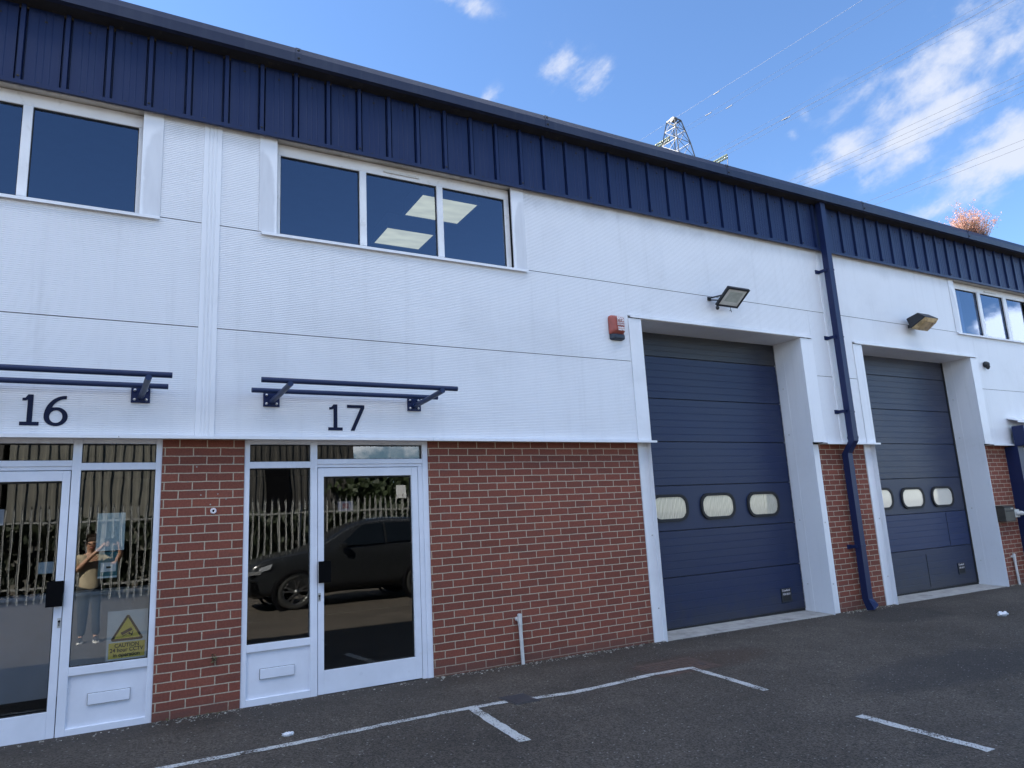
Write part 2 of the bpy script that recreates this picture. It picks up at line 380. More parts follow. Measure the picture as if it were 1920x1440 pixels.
def tarmac(name, paint=False):
    m, nt = newmat(name); n = N(nt); o = n.obj()
    big = n.noise(o, .45, 5, .6, .4); mid = n.noise(o, 3.0, 4, .6)
    agg = n('ShaderNodeTexVoronoi', {'Vector': o, 'Scale': 95.0}, feature='F1')
    fine = n.noise(o, 160, 3, .7)
    k = n.math('MULTIPLY', n.mapr(big, .3, .7, .80, 1.25), n.mapr(mid, .3, .7, .9, 1.1))
    sp = n('ShaderNodeSeparateColor', {0: agg.outputs['Color']}).outputs[0]
    spk = n.mapr(sp, .0, 1.0, .55, 1.5)
    col = n('ShaderNodeVectorMath', {0: (.071, .059, .047), 'Scale': n.math('MULTIPLY', k, spk)}, operation='SCALE').outputs[0]
    sepo = n('ShaderNodeSeparateXYZ', {0: o}); wv = n.noise(o, 2.3, 5, .65)
    wall = n.mapr(n.math('ADD', sepo.outputs[1], n.math('MULTIPLY', n.math('SUBTRACT', wv, .5), 1.1)), -.55, .05)      # soil washed against the building
    col = n.mixc(n.math('MULTIPLY', wall, .55), col, (.040, .031, .024, 1))
    def spot(x, y, ra, rb, c, amt):
        global_d = n.math('ADD', n.math('POWER', n.math('ABSOLUTE', n.math('DIVIDE', n.math('SUBTRACT', sepo.outputs[0], x), ra)), 2.0), n.math('POWER', n.math('ABSOLUTE', n.math('DIVIDE', n.math('SUBTRACT', sepo.outputs[1], y), rb)), 2.0))
        return n.math('MULTIPLY', n.mapr(n.math('ADD', global_d, n.math('MULTIPLY', n.math('SUBTRACT', wv, .5), 1.6)), .35, 1.1, 1.0, 0.0), amt), c
    for sp_ in ((5.3, -.95, 1.0, .42, (.060, .036, .024, 1), .55), (9.4, -.5, .9, .6, (.026, .024, .022, 1), .6), (7.0, -2.6, 1.6, .5, (.030, .029, .030, 1), .5), (2.2, -3.0, .6, .35, (.024, .023, .024, 1), .55), (11.5, -2.4, 1.5, 1.0, (.095, .090, .082, 1), .5), (6.6, -4.2, 1.4, .8, (.090, .085, .078, 1), .45), (.6, -2.3, .5, .3, (.030, .028, .028, 1), .45)):
        a_, c_ = spot(*sp_); col = n.mixc(a_, col, c_)
    tyre = n.mapr(n.noise(n.map(o, (.25, 3.2, 1)), 1.0, 4, .6, .5), .58, .72)
    col = n.mixc(n.math('MULTIPLY', tyre, .28), col, (.030, .029, .029, 1))
    white = n.math('GREATER_THAN', sp, .992)
    col = n.mixc(n.math('MULTIPLY', white, .7), col, (.28, .27, .25, 1))
    col = n.mixc(n.math('MULTIPLY', n.mapr(n.noise(o, 1.1, 5, .65), .58, .75), .35), col, (.070, .060, .050, 1))
    h = n.math('ADD', n.math('MULTIPLY', agg.outputs['Distance'], 1.0), n.math('MULTIPLY', fine, .6))
    if paint:
        wear = n.math('ADD', n.math('MULTIPLY', n.noise(o, 70, 4, .75), .62), n.math('MULTIPLY', n.noise(o, 5, 4, .6), .38))
        pm = n.mapr(wear, .435, .50)
        pc = n('ShaderNodeVectorMath', {0: (.62, .62, .60), 'Scale': n.mapr(fine, .2, .8, .75, 1.1)}, operation='SCALE').outputs[0]
        col = n.mixc(pm, col, pc)
    bb = n('ShaderNodeBump', {'Height': h, 'Strength': .9, 'Distance': .006})
    b = n('ShaderNodeBsdfPrincipled', {'Base Color': col, 'Roughness': .85, 'Normal': bb.outputs[0], 'Specular IOR Level': .35}); n.out(b.outputs[0]); return m
M['tarmac'] = tarmac('tarmac'); M['paint'] = tarmac('worn_white_road_paint', True)

def shutter_mat(name, base, fade, amt):
    m, nt = newmat(name); n = N(nt); o = n.obj()
    grain = n.noise(n.map(o, (6, 6, 90)), 1.0, 4, .6)
    pat = n.noise(n.map(o, (.5, .5, .9)), 1.0, 4, .6, .3)
    emb = n.noise(n.map(o, (40, 40, 75)), 1.0, 2, .5)
    f = n.math('MULTIPLY', n.math('ADD', n.math('MULTIPLY', n.mapr(grain, .4, .75), .4), n.mapr(pat, .35, .7)), amt, True)
    zc = n('ShaderNodeSeparateXYZ', {0: o}).outputs[2]
    scuff = n.math('MULTIPLY', n.mapr(n.noise(n.map(o, (9, 9, 2.2)), 1.0, 5, .7), .70, .76), .45)
    splash = n.math('MULTIPLY', n.mapr(n.math('ADD', zc, n.math('MULTIPLY', n.noise(o, 4.0, 5, .7), .7)), .35, .75, 1.0, 0.0), .55)
    h = n.math('ADD', n.math('MULTIPLY', grain, .4), n.math('MULTIPLY', emb, .6))
    bb = n('ShaderNodeBump', {'Height': h, 'Strength': .55, 'Distance': .004})
    b = n('ShaderNodeBsdfPrincipled', {'Base Color': n.mixc(splash, n.mixc(scuff, n.mixc(f, c4(base), c4(fade)), (.075, .085, .105, 1)), (.036, .036, .040, 1)), 'Roughness': .40, 'Normal': bb.outputs[0], 'Specular IOR Level': .32}); n.out(b.outputs[0]); return m
M['shutter'] = shutter_mat('blue_sectional_door', (.0085, .0185, .066), (.021, .031, .068), .6)
M['shutter_old'] = shutter_mat('faded_blue_sectional_door', (.017, .027, .066), (.047, .052, .074), .8)
M['shutter_new'] = shutter_mat('brighter_blue_door_panel', (.0135, .027, .086), (.022, .036, .090), .5)
M['shutter_top'] = shutter_mat('dusty_top_door_section', (.022, .026, .040), (.042, .042, .045), .8)

def acrylic_reflection_mat(name, a, b):
    m, nt = newmat(name); n = N(nt); o = n.obj()
    w = n('ShaderNodeTexWave', {'Vector': n.map(o, (1, 1, .35)), 'Scale': 14.0, 'Distortion': 5.0, 'Detail': 2.0, 'Detail Scale': .8}, wave_type='BANDS', bands_direction='X')  # reflection of fence and pale ground painted into the pane colour as wavy bands
    col = n.mixc(n.mapr(w.outputs['Fac'], .35, .8), c4(a), c4(b))
    p = n('ShaderNodeBsdfPrincipled', {'Base Color': col, 'Roughness': .08, 'Coat Weight': .6, 'Coat Roughness': .02}); n.out(p.outputs[0]); return m
M['acrylic'] = acrylic_reflection_mat('painted_reflection_acrylic', (.30, .285, .22), (.70, .66, .52))
M['acrylic2'] = acrylic_reflection_mat('pale_painted_reflection_acrylic', (.62, .58, .48), (.72, .68, .58))

def light_panel_mat():
    m, nt = newmat('lit_ceiling_panel'); n = N(nt); o = n.obj()
    f = n.mapr(n.noise(n.map(o, (2, 6, 1)), 1.4, 3, .5), .25, .75, .85, 1.15)
    e = n('ShaderNodeEmission', {'Color': (1.0, .86, .50, 1), 'Strength': n.math('MULTIPLY', f, .22)}); n.out(e.outputs[0]); return m
M['lightpanel'] = light_panel_mat()

# ------------------------------------------------------------------ ground
gx = [-700, -200, -60, -25, -12, -6, 0, 6, 12, 18, 30, 60, 200, 700]; gy = [-700, -200, -60, -25, -16, -7, 0, 6, 20, 60, 200, 700]
b = MB(); b.add([(x, y, gz(x, y)) for y in gy for x in gx], [(j * len(gx) + i, j * len(gx) + i + 1, (j + 1) * len(gx) + i + 1, (j + 1) * len(gx) + i) for j in range(len(gy) - 1) for i in range(len(gx) - 1)])
ground = b.build('ground', M['tarmac']); tag(ground, 'dark grey tarmac yard in front of the units, in the shade of the building', 'ground', kind='structure')
def marking(pts, w, seed=0, h=.004):
    rnd = random.Random(seed); mb = MB(); P = [Vector((a, c)) for a, c in pts]; fine = []
    for i in range(len(P) - 1):
        L = (P[i + 1] - P[i]).length; k = max(1, int(L / .06))
        for j in range(k): fine.append(P[i].lerp(P[i + 1], j / k))
    fine.append(P[-1]); vs = []
    for i, p in enumerate(fine):
        t = (fine[min(i + 1, len(fine) - 1)] - fine[max(i - 1, 0)]).normalized(); nn = Vector((-t.y, t.x))
        for s in (-1, 1):
            q = p + nn * s * (w / 2 + rnd.uniform(-.006, .006)); vs.append((q.x, q.y, gz(q.x, q.y) + h))
    mb.add(vs, [(2 * i, 2 * i + 1, 2 * i + 3, 2 * i + 2) for i in range(len(fine) - 1)])
    return mb.build('parking_line', M['paint'], ground, recalc=False)
marking([(-7.5, -1.16), (-3, -1.15), (.37, -1.148), (1.17, -1.154), (2.03, -1.10), (2.64, -1.089), (2.98, -1.105)], .072, 1)
marking([(3.2, -1.15), (3.6, -1.20), (4.0, -1.18), (4.41, -1.125), (4.5, -1.125)], .074, 2)
marking([(4.5, -1.125), (4.85, -1.13), (5.07, -1.15)], .074, 8, .0062)
marking([(2.655, -1.13), (2.625, -1.6), (2.60, -2.08)], .088, 3)
marking([(5.035, -1.175), (5.0, -1.7), (4.958, -2.14)], .074, 4)
marking([(4.935, -3.03), (4.93, -3.96)], .085, 5)
marking([(2.6, -3.05), (2.58, -3.95)], .085, 6)
marking([(.2, -3.05), (.18, -3.9)], .085, 7)

# ------------------------------------------------------------------ building
BD = thing('industrial_building', 'terrace of white clad industrial units with blue eaves, red brick base and blue roller doors', 'building')
XL, XR = -18.0, 26.0
# --- white cladding
def ribbed(mb, x0, x1, z0, z1, y=0.0, pitch=.018):
    k = max(1, int(round((z1 - z0) / pitch))); p = (z1 - z0) / k; prof = []
    for i in range(k):
        z = z0 + i * p
        prof += [(y, z), (y, z + p * .62), (y + .0045, z + p * .72), (y + .0045, z + p * .92)]
    prof.append((y, z1)); mb.strip(prof, x0, x1)
    mb.add([(x0, y, z0), (x0, y + .03, z0), (x0, y + .03, z1), (x0, y, z1)], [(0, 1, 2, 3)])
    mb.add([(x1, y, z0), (x1, y + .03, z0), (x1, y + .03, z1), (x1, y, z1)], [(3, 2, 1, 0)])
ZA, ZB, ZC_, ZD = 2.335, 3.338, 4.346, 5.45
G_ = .0036
W17 = (1.259, 3.94); W16 = (1.3265 - 3.94, 1.3265 - 1.259); W18 = (13.16, 15.9)
TR = .166
sections = {
 'a': [(XL, .585, 'A'), (XL, .585, 'B'), (XL, W16[0] - TR, 'C'), (W16[1] + TR, .585, 'C')],
 'b': [(.742, 5.554, 'A'), (9.03, 9.40, 'A'), (.742, 5.554, 'B'), (5.554, 9.03, 'Bt'), (9.03, 9.40, 'B'), (.742, W17[0] - TR, 'C'), (W17[1] + TR, 9.40, 'C')],
 'c': [(9.64, 9.99, 'A'), (13.5, XR, 'A'), (9.64, 9.99, 'B'), (9.99, 13.5, 'Bt'), (13.5, XR, 'B'), (9.64, W18[0] - TR, 'C'), (W18[1] + TR, XR, 'C')]}
rows = {'A': (ZA, ZB - G_), 'B': (ZB + G_, ZC_ - G_), 'Bt': (3.935, ZC_ - G_), 'C': (ZC_ + G_, ZD)}
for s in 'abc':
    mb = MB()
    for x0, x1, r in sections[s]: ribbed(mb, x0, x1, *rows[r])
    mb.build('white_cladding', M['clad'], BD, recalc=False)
# backing seen in the joints
for x0, x1, z0, z1 in ((XL, 5.58, ZA, 4.33), (5.58, 9.0, 3.96, 4.33), (9.0, 10.02, ZA, 4.33), (10.02, 13.48, 3.96, 4.33), (13.48, XR, ZA, 4.33)): q = MB(); q.box(x0, x1, .012, .06, z0, z1); q.build('cladding_backing', M['joint'], BD)
for x0, x1 in ((XL, W16[0]), (W16[1], W17[0]), (W17[1], W18[0]), (W18[1], XR)): q = MB(); q.box(x0, x1, .012, .06, 4.335, 5.5); q.build('cladding_backing', M['joint'], BD)
# vertical joint strips between the units
for xc, w in ((.6635, .157), (9.52, .24)):
    mb = MB(); x0, x1 = xc - w / 2, xc + w / 2
    prof = [(x0, .0), (x0 + .001, -.012)]
    for k in (.30, .50, .70):
        q = x0 + w * k; prof += [(q - .007, -.012), (q - .005, -.0065), (q + .005, -.0065), (q + .007, -.012)]
    prof += [(x1 - .001, -.012), (x1, .0)]
    mb.vstrip(prof, ZA - .001, ZD); mb.build('joint_strip', M['trim'], BD, recalc=False)
# white flashing at the foot of the cladding
for x0, x1 in ((XL, .0), (.004, 2.83), (2.834, 5.80), (9.0, 10.24), (13.46, XR)):
    mb = MB(); mb.prism([(.10, 2.335), (.0, 2.343), (-.062, 2.338), (-.062, 2.312), (-.056, 2.312), (-.056, 2.330), (.10, 2.326)], x0, x1, 'x'); mb.build('base_flashing', M['trim'], BD)
# --- blue eaves cladding
PITCH, RX0 = .3315, .1
ZBB, ZBT = 5.335, 6.095
mb = MB(); prof = []
k0 = int((XL - RX0) / PITCH) + 1; k1 = int((XR - RX0) / PITCH) - 1
prof.append((XL, -.046))
for k in range(k0, k1 + 1):
    c = RX0 + k * PITCH
    prof += [(c - .037, -.046), (c - .031, -.014), (c - .024, -.014), (c - .017, -.074), (c + .017, -.074), (c + .024, -.014), (c + .031, -.014), (c + .037, -.046)]
    for q in (.115, .1658, .2165):
        prof += [(c + q - .006, -.046), (c + q, -.0492), (c + q + .006, -.046)]
prof.append((XR, -.046))
mb.vstrip(prof, ZBB + .035, ZBT + .01); mb.cur = 1
for k in range(k0, k1 + 1):
    for (q, z) in ((.141, ZBB + .055), (.166, ZBT - .10), (0.0, ZBB + .075)):
        if q == 0.0 and k % 3: continue
        yy = -.046 if q else -.074
        mb.lathe([(.001, -.008), (.009, -.007), (.013, 0)], (RX0 + k * PITCH + q, yy, z), 'y', 8)
mb.build('eaves_cladding', [M['blue'], M['darksoffit']], BD, recalc=False)
mb = MB(); mb.prism([(-.052, ZBB), (-.082, ZBB), (-.084, ZBB + .036), (-.078, ZBB + .036), (-.03, ZBB + .04)], XL, XR, 'x'); mb.build('drip_trim', M['blue'], BD)
mb = MB(); mb.box(XL, XR, -.008, .3, ZBB + .02, 5.39); mb.build('eaves_return', M['soffit'], BD)
# --- gutter, roof
mb = MB(); mb.prism([(-.20, 6.10), (-.25, 6.105), (-.252, 6.205), (-.222, 6.282), (-.19, 6.286), (-.19, 6.278), (-.218, 6.272), (-.244, 6.203), (-.242, 6.113), (-.20, 6.108)], XL, XR, 'x')
for i, x in enumerate((-7.6, -4.6, -1.55, 1.43, 4.39, 7.42, 10.47, 13.53, 16.5, 19.5)):
    mb.prism([(-.2545, 6.103), (-.2565, 6.206), (-.225, 6.286), (-.219, 6.284), (-.250, 6.205), (-.248, 6.104)], x - .05, x + .004, 'x')
mb.cur = 1
for x in (-1.55, 1.43, 4.39, 7.42, 10.47, 13.53, 16.5):
    for yy, z in ((-.2585, 6.15), (-.243, 6.245)): mb.lathe([(.001, -.008), (.012, -.006), (.014, 0.004)], (x - .02, yy, z), 'y', 8)
gut = mb.build('gutter', [M['gutter'], M['rubber']], BD)
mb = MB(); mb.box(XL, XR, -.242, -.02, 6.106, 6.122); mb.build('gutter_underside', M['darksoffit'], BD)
mb = MB(); mb.box(XL, XR, -.044, -.02, 6.085, 6.105); mb.build('eaves_sealant', pbr('dirty_sealant', (.055, .050, .038), .8, var=.3), BD)
mb = MB(); mb.prism([(-.12, 6.24), (-.12, 6.30), (12, 7.56), (24, 6.30), (24, 6.24), (12, 7.48)], XL, XR, 'x'); mb.build('roof', M['roof'], BD)
# --- shell and interior
def bxpart(name, mat, *a, parent=None):
    q = MB(); q.box(*a); return q.build(name, mat, parent or BD)
for a in ((XL, XL + .2, .12, 23.69, -.4, 6.24), (XR - .2, XR, .12, 23.69, -.4, 6.24), (XL, XR, 23.7, 23.95, -.4, 6.24)): bxpart('outer_wall', M['plaster'], *a)
for a in ((XL + .2, 5.44, .22, 5.99, 2.42, 2.62), (9.31, 9.9, .26, 5.99, 2.42, 2.62), (13.81, XR - .2, .26, 5.99, 2.42, 2.62)): bxpart('upper_floor', M['ceiling'], *a)
mb = MB(); mb.box(XL + .2, XR - .2, .22, 6.0, 5.45, 5.55); mb.build('ceiling', M['ceiling'], BD)
for a in ((XL + .2, XR - .2, 6.0, 6.1, -.3, 5.449), (.62, .70, .23, 5.99, .03, 2.41), (.62, .70, .23, 5.99, 2.63, 5.44), (5.45, 5.52, .23, 5.99, -.3, 5.44), (9.2, 9.3, .25, 5.99, -.3, 5.44), (13.7, 13.8, .25, 5.99, -.3, 5.44)): bxpart('partition_wall', M['plaster'], *a)
bxpart('floor_slab', M['darkfloor'], -6, 5.44, .23, 5.99, -.25, .025)

# --- brick piers
YB = .10
def pier(x0, x1, marks=()):
    mb = MB(); mb.box(x0, x1, YB, .22, -.3, 2.33); mb.cur = 1
    for a, c in marks: mb.lathe([(.001, -.002), (.005, -.002), (.007, 0)], (a, YB, c), 'y', 7)
    return mb.build('brick_wall', [M['brick'], M['grit']], BD)
pier(XL, sx(1.342 - 2.789, YB)); p16 = pier(sx(.337, YB), sx(1.005, YB), ((.55, 1.95), (.66, 1.83), (.80, 1.835), (.87, 1.79), (.74, 1.745), (.92, 2.11), (.62, 2.08))); p17 = pier(sx(2.787, YB), 5.62); pier(8.97, 10.06); pier(13.42, 14.25)
pier(16.6, XR)
mb = MB(); mb.lathe([(.010, .0), (.010, -.010), (.022, -.010), (.026, -.006), (.026, 0)], (.766, YB, 1.688), 'y', 20); mb.cur = 1; mb.lathe([(.001, -.003), (.0098, -.003)], (.766, YB, 1.688), 'y', 12); o = mb.build('vent_cap', [M['lettering'], M['black']], p16)
# --- upper windows
def office_window(hx0, hx1, panes, vent_x):
    """hx: opening in the cladding; panes: list of (x0,x1) glass on the cladding plane"""
    YF = .065; z0, z1 = 4.345, 5.34
    mb = MB()
    ox0, ox1 = hx0, hx1 + .03
    gzl, gzh = sz(4.352, YF), sz(5.188, YF)
    zt = 5.345
    # head, sill rail, jambs and mullions butt end to end
    gx = [(sx(a, YF), sx(b_, YF)) for a, b_ in panes]
    xs = [ox0] + [v for g in gx for v in g] + [ox1]
    mb.box(ox0, ox1, YF, YF + .06, gzh, zt); mb.box(ox0, ox1, YF, YF + .06, 4.315, gzl)
    for i in range(0, len(xs), 2):
        a, b_ = xs[i], xs[i + 1]
        if i in (0, len(xs) - 2): mb.box(a, b_, YF, YF + .06, gzl, gzh)
        else: mb.box(a, b_, YF - .012, YF + .06, gzl, gzh); mb.prism([(a, gzh), (b_, gzh), ((a + b_) / 2, gzh + .035)], YF - .012, YF - .001)
    wdw = mb.build('window', M['upvc'], BD, bevel=.004)
    for a, b_ in gx:
        mb = MB(); mb.box(a - .006, b_ + .006, YF + .028, YF + .034, gzl - .006, gzh + .006); mb.build('pane', M['win'], wdw)
        mb = MB()
        for x0, x1, zz0, zz1 in ((a, b_, gzl, gzl + .007), (a, b_, gzh - .009, gzh), (a, a + .007, gzl + .007, gzh - .009), (b_ - .007, b_, gzl + .007, gzh - .009)): mb.box(x0, x1, YF + .012, YF + .027, zz0, zz1)
        mb.build('gasket', M['rubber'], wdw)
    if vent_x: 
        mb = MB(); mb.box(vent_x, vent_x + .41, YF - .020, YF - .001, 5.262, 5.285); mb.build('trickle_vent', M['pvc'], wdw, bevel=.003)
    # flashings either side and the sill
    for x0, x1, q in ((hx0 - TR, hx0, 'stainL'), (hx1, hx1 + TR, 'stainR')):
        mb = MB(); mb.box(x0, x1, -.010, .055, 4.345, 5.42); mb.build('side_flashing', M[q], wdw)
    mb = MB(); mb.prism([(.066, 4.345), (-.014, 4.340), (-.042, 4.334), (-.042, 4.306), (-.036, 4.306), (-.036, 4.322), (.0, 4.320), (.066, 4.330)], hx0 - TR + .02, hx1 + TR, 'x'); mb.build('sill', M['trim'], wdw)
    return wdw
P17 = [(1.293, 2.100), (2.172, 2.982), (3.053, 3.845)]
office_window(*W17, P17, 2.39)
office_window(*W16, [(1.3265 - b_, 1.3265 - a) for a, b_ in reversed(P17)], None)
office_window(*W18, [(13.205, 13.90), (14.0, 14.80), (14.92, 15.72)], 14.3)

# --- entrances
def entrance(mir, notices=()):
    YF = .11; YG = .155
    X = (lambda x: 1.342 - x) if mir else (lambda x: x)
    def bx(mb, x0, x1, z0, z1, y0=YF, y1=.19):
        a, b_ = sorted((X(x0), X(x1))); mb.box(sx(a, YF), sx(b_, YF), y0, y1, sz(z0, YF), sz(z1, YF))
    mb = MB()
    bx(mb, 1.005, 1.052, .0, 2.33); bx(mb, 1.597, 1.660, .0, 2.33); bx(mb, 2.725, 2.787, .0, 2.33)
    bx(mb, 1.052, 1.597, 2.272, 2.33); bx(mb, 1.660, 2.725, 2.272, 2.33)
    bx(mb, 1.052, 1.597, 2.053, 2.112); bx(mb, 1.660, 2.725, 2.085, 2.133); bx(mb, 1.660, 2.725, 2.055, 2.085, YF + .012)
    bx(mb, 1.052, 1.597, .462, .524); bx(mb, 1.052, 1.597, .0, .078)
    bx(mb, 2.676, 2.725, .0, 2.055, YF + .012)
    fr = mb.build('entrance_frame', M['frame'], BD, bevel=.003)
    mb = MB(); bx(mb, 1.052, 1.597, .078, .462, YF + .022, YF + .05); ip = mb.build('infill_panel', M['frame'], fr)
    mb = MB(); bx(mb, 1.168, 1.458, .230, .312, YF + .004, YF + .022); mb.build('letterbox', M['frame'], fr, bevel=.003)
    mb = MB(); bx(mb, 1.1655, 1.4605, .2275, .3145, YF + .016, YF + .0225); mb.build('letterbox_surround', M['joint'], fr)
    for x0, x1, z0, z1 in ((1.050, 1.599, .522, 2.055), (1.050, 1.599, 2.110, 2.274), (1.658, 2.727, 2.131, 2.274)):
        mb = MB(); bx(mb, x0, x1, z0, z1, YG, YG + .006); mb.build('pane', M['shop'] , fr)
        mb = MB(); w = .006
        for q in ((x0 + .002, x1 - .002, z0 + .002, z0 + .002 + w), (x0 + .002, x1 - .002, z1 - .002 - 1.6 * w, z1 - .002), (x0 + .002, x0 + .002 + w, z0 + w, z1 - w * 2), (x1 - .002 - w, x1 - .002, z0 + w, z1 - w * 2)): bx(mb, *q, YG - .012, YG - .001)
        mb.build('gasket', M['rubber'], fr)
    # door leaf
    mb = MB(); Y0 = YF + .006
    bx(mb, 1.666, 1.722, .022, 2.049, Y0, Y0 + .05); bx(mb, 2.603, 2.670, .022, 2.049, Y0, Y0 + .05)
    bx(mb, 1.722, 2.603, 1.968, 2.049, Y0, Y0 + .05); bx(mb, 1.722, 2.603, .022, .222, Y0, Y0 + .05)
    dr = mb.build('door', M['frame'], BD, bevel=.003)
    mb = MB(); bx(mb, 1.720, 2.605, .220, 1.970, YG, YG + .006); mb.build('pane', M['shop_flat'], dr)
    mb = MB(); w = .007
    for q in ((1.722, 2.603, .222, .222 + w), (1.722, 2.603, 1.968 - 2 * w, 1.968), (1.722, 1.722 + w, .23, 1.95), (2.603 - w, 2.603, .23, 1.95)): bx(mb, *q, YG - .012, YG - .001)
    mb.build('gasket', M['rubber'], dr)
    mb = MB(); bx(mb, 1.664, 1.776, .995, 1.188, Y0 - .045, Y0 - .030); bx(mb, 1.672, 1.700, 1.0, 1.18, Y0 - .030, Y0); mb.build('push_plate', M['black'], dr, bevel=.002)
    mb = MB(); bx(mb, 1.667, 1.692, .832, .905, Y0 - .004, Y0); lk = mb.build('lock', M['galv'], dr)
    mb = MB(); a = sx(X(1.6795), YF)
    mb.lathe([(.001, -.009), (.009, -.009), (.009, -.004)], (a, Y0, sz(.88, YF)), 'y', 12); mb.box(a - .003, a + .003, Y0 - .0065, Y0 - .0042, sz(.846, YF), sz(.872, YF)); mb.build('keyhole', M['black'], lk)
    mb = MB(); bx(mb, 1.0, 2.79, -.06, .0, YF - .035, .2); mb.build('threshold', M['concrete'], BD)
    return fr, dr
ent17, door17 = entrance(False); ent16, door16 = entrance(True)

# --- roller doors
def trim_box(mb, *a): mb.box(*a)
def roller_door(x0, x1, zb, surround, mats, vis, handle, patch):
    YD = .5; zt = 3.92
    zs = [zb, .045 + .585, 1.218, 1.806, 2.394, 2.982, 3.57, 4.05]
    sect = []
    root = None
    for i in range(len(zs) - 1):
        mb = MB(); a, c = zs[i] + .0025, zs[i + 1] - .0025; h = c - a; prof = [(YD + .012, a), (YD, a + .005)]
        if i != 2:
            for k in range(1, 6):
                z = a + h * k / 6; prof += [(YD, z - .006), (YD + .0018, z - .002), (YD + .0018, z + .002), (YD, z + .006)]
        prof += [(YD, c - .005), (YD + .012, c)]
        mb.strip(prof, x0 - .06, x1 + .06)
        if root is None:
            root = mb.build('roller_door', mats[0], BD, recalc=False)
        else: mb.build('door_section', mats[i], root, recalc=False)
    mb = MB(); mb.box(x0 - .06, x1 + .06, YD + .017, YD + .05, zb - .02, 4.05); mb.build('door_core', M['joint'], root)
    mb = MB(); mb.box(x0 - .05, x1 + .05, YD - .004, YD + .016, zb - .07, zb + .004); mb.build('rubber_seal', M['rubber'], root)
    # dark guide gap at the right edge
    mb = MB(); mb.box(x1 - .035, x1 + .02, YD - .012, YD - .001, zb, 4.0); mb.build('guide_seal', M['rubber'], root)
    # rounded vision panels
    def rr(w, h, r, n=8):
        pts = []
        for cx, cz, a0 in ((w - r, h - r, 0), (-w + r, h - r, 90), (-w + r, -h + r, 180), (w - r, -h + r, 270)):
            for k in range(n + 1):
                t = rad(a0 + 90 * k / n); pts.append((cx + r * math.cos(t), cz + r * math.sin(t)))
        return pts
    for j, (cx, cz) in enumerate(vis):
        W, H = .325, .178
        out = rr(W, H, .15); inn = rr(W - .042, H - .038, .115)
        n = len(out); mb = MB()
        vs = [(cx + a, YD - .004, cz + c) for a, c in out] + [(cx + a * .985, YD - .026, cz + c * .985) for a, c in out] + [(cx + a, YD - .024, cz + c) for a, c in inn] + [(cx + a, YD - .004, cz + c) for a, c in inn]
        fs = []
        for q in range(3):
            for k in range(n): fs.append((q * n + k, q * n + (k + 1) % n, (q + 1) * n + (k + 1) % n, (q + 1) * n + k))
        mb.add(vs, fs); vf = mb.build('vision_panel', M['rubber'], root)
        mb = MB(); big = rr(W - .036, H - .032, .12); mb.prism([(cx + a, cz + c) for a, c in big], YD - .012, YD - .0095); mb.build('pane', M['acrylic'] if surround == 1 else M['acrylic2'], root)
    # pull handle
    hx, hz = handle
    mb = MB(); mb.box(hx, hx + .205, YD - .012, YD - .001, hz, hz + .185); ph = mb.build('pull_handle', M['lampblack'], root)
    mb = MB(); mb.box(hx + .025, hx + .18, YD - .0135, YD - .0122, hz + .02, hz + .085); mb.build('handle_recess', M['rubber'], root)
    return root
VIS1 = [(6.39, 1.515), (7.26, 1.512), (8.15, 1.505)]
rd1 = roller_door(5.70, 8.80, .005, 1, [M['shutter']] * 6 + [M['shutter_top']], VIS1, (8.30, .125), None)
VIS2 = [(10.87, 1.49), (11.735, 1.48), (12.60, 1.478)]
rd2 = roller_door(10.12, 13.27, -.02, 2, [M['shutter_old'], M['shutter_new']] + [M['shutter_old']] * 5, VIS2, (12.72, .15), None)
# the brighter replacement sheet's seam and the dents on the lower sections
for a in ((11.86, 11.872, .4955, .4995, .02, .55), (12.62, 12.626, .4955, .4995, .65, 1.2)): bxpart('panel_seam', M['rubber'], *a, parent=rd2)
def surround(xi0, xi1, xo0, xo1, li0, li1, lo0, lo1, zb):
    """inner and outer edges of the white trims, above and below the flashing"""
    ZL = 3.90
    def screws(mb, pts, ax):
        mb.cur = 1
        for c in pts: mb.lathe([(.001, -.009), (.009, -.007), (.011, 0)], c, ax, 8)
    mb = MB(); mb.prism([(.01, ZL + .042), (-.032, ZL + .034), (-.032, ZL + .004), (-.026, ZL + .004), (-.026, ZL + .024), (.01, ZL + .026)], xo0 + .02, xo1 - .02, 'x'); fc = mb.build('door_surround', M['trim'], BD)
    for a, b_, c, d in ((xo0, xi0, lo0, xi0 - .001), (xi1, xo1, xi1 + .001, lo1)):
        mb = MB(); mb.box(a, b_, -.012, .012, 2.344, ZL - .002); mb.build('face_trim', M['trim'], fc)       # on the cladding
        mb = MB(); mb.box(c, d, YB - .016, YB + .02, zb, 2.322); q = (c + d) / 2; screws(mb, [(q + .03, YB - .016, .35), (q + .03, YB - .016, 1.2)], 'y'); mb.build('base_trim', [M['trim'], M['galv']], fc)   # on the brick
    mb = MB(); mb.box(xi0 - .003, xi0, .0135, .56, zb, ZL); mb.build('door_reveal', M['trim'], fc)
    mb = MB(); mb.box(xi1, xi1 + .003, .0135, .56, zb, ZL); mb.box(xi1 - .004, xi1 - .0005, .33, .34, zb, ZL); screws(mb, [(xi1 - .001, .40, z) for z in (.35, 1.25, 2.5, 3.2)], 'x'); mb.build('door_reveal', [M['trim'], M['galv']], fc)
    mb = MB(); mb.box(xi0, xi1, .0, .56, ZL, ZL + .012); mb.build('lintel_soffit', M['trim'], fc)
    mb = MB(); mb.box(xi0, xi1, .012, .02, ZL + .013, 3.96); mb.build('lintel_backing', M['joint'], fc)
    return fc
surround(5.755, 8.765, 5.554, 9.03, 0, 0, 5.615, 8.975, -.06)
surround(10.20, 13.275, 9.99, 13.50, 0, 0, 10.04, 13.425, -.09)
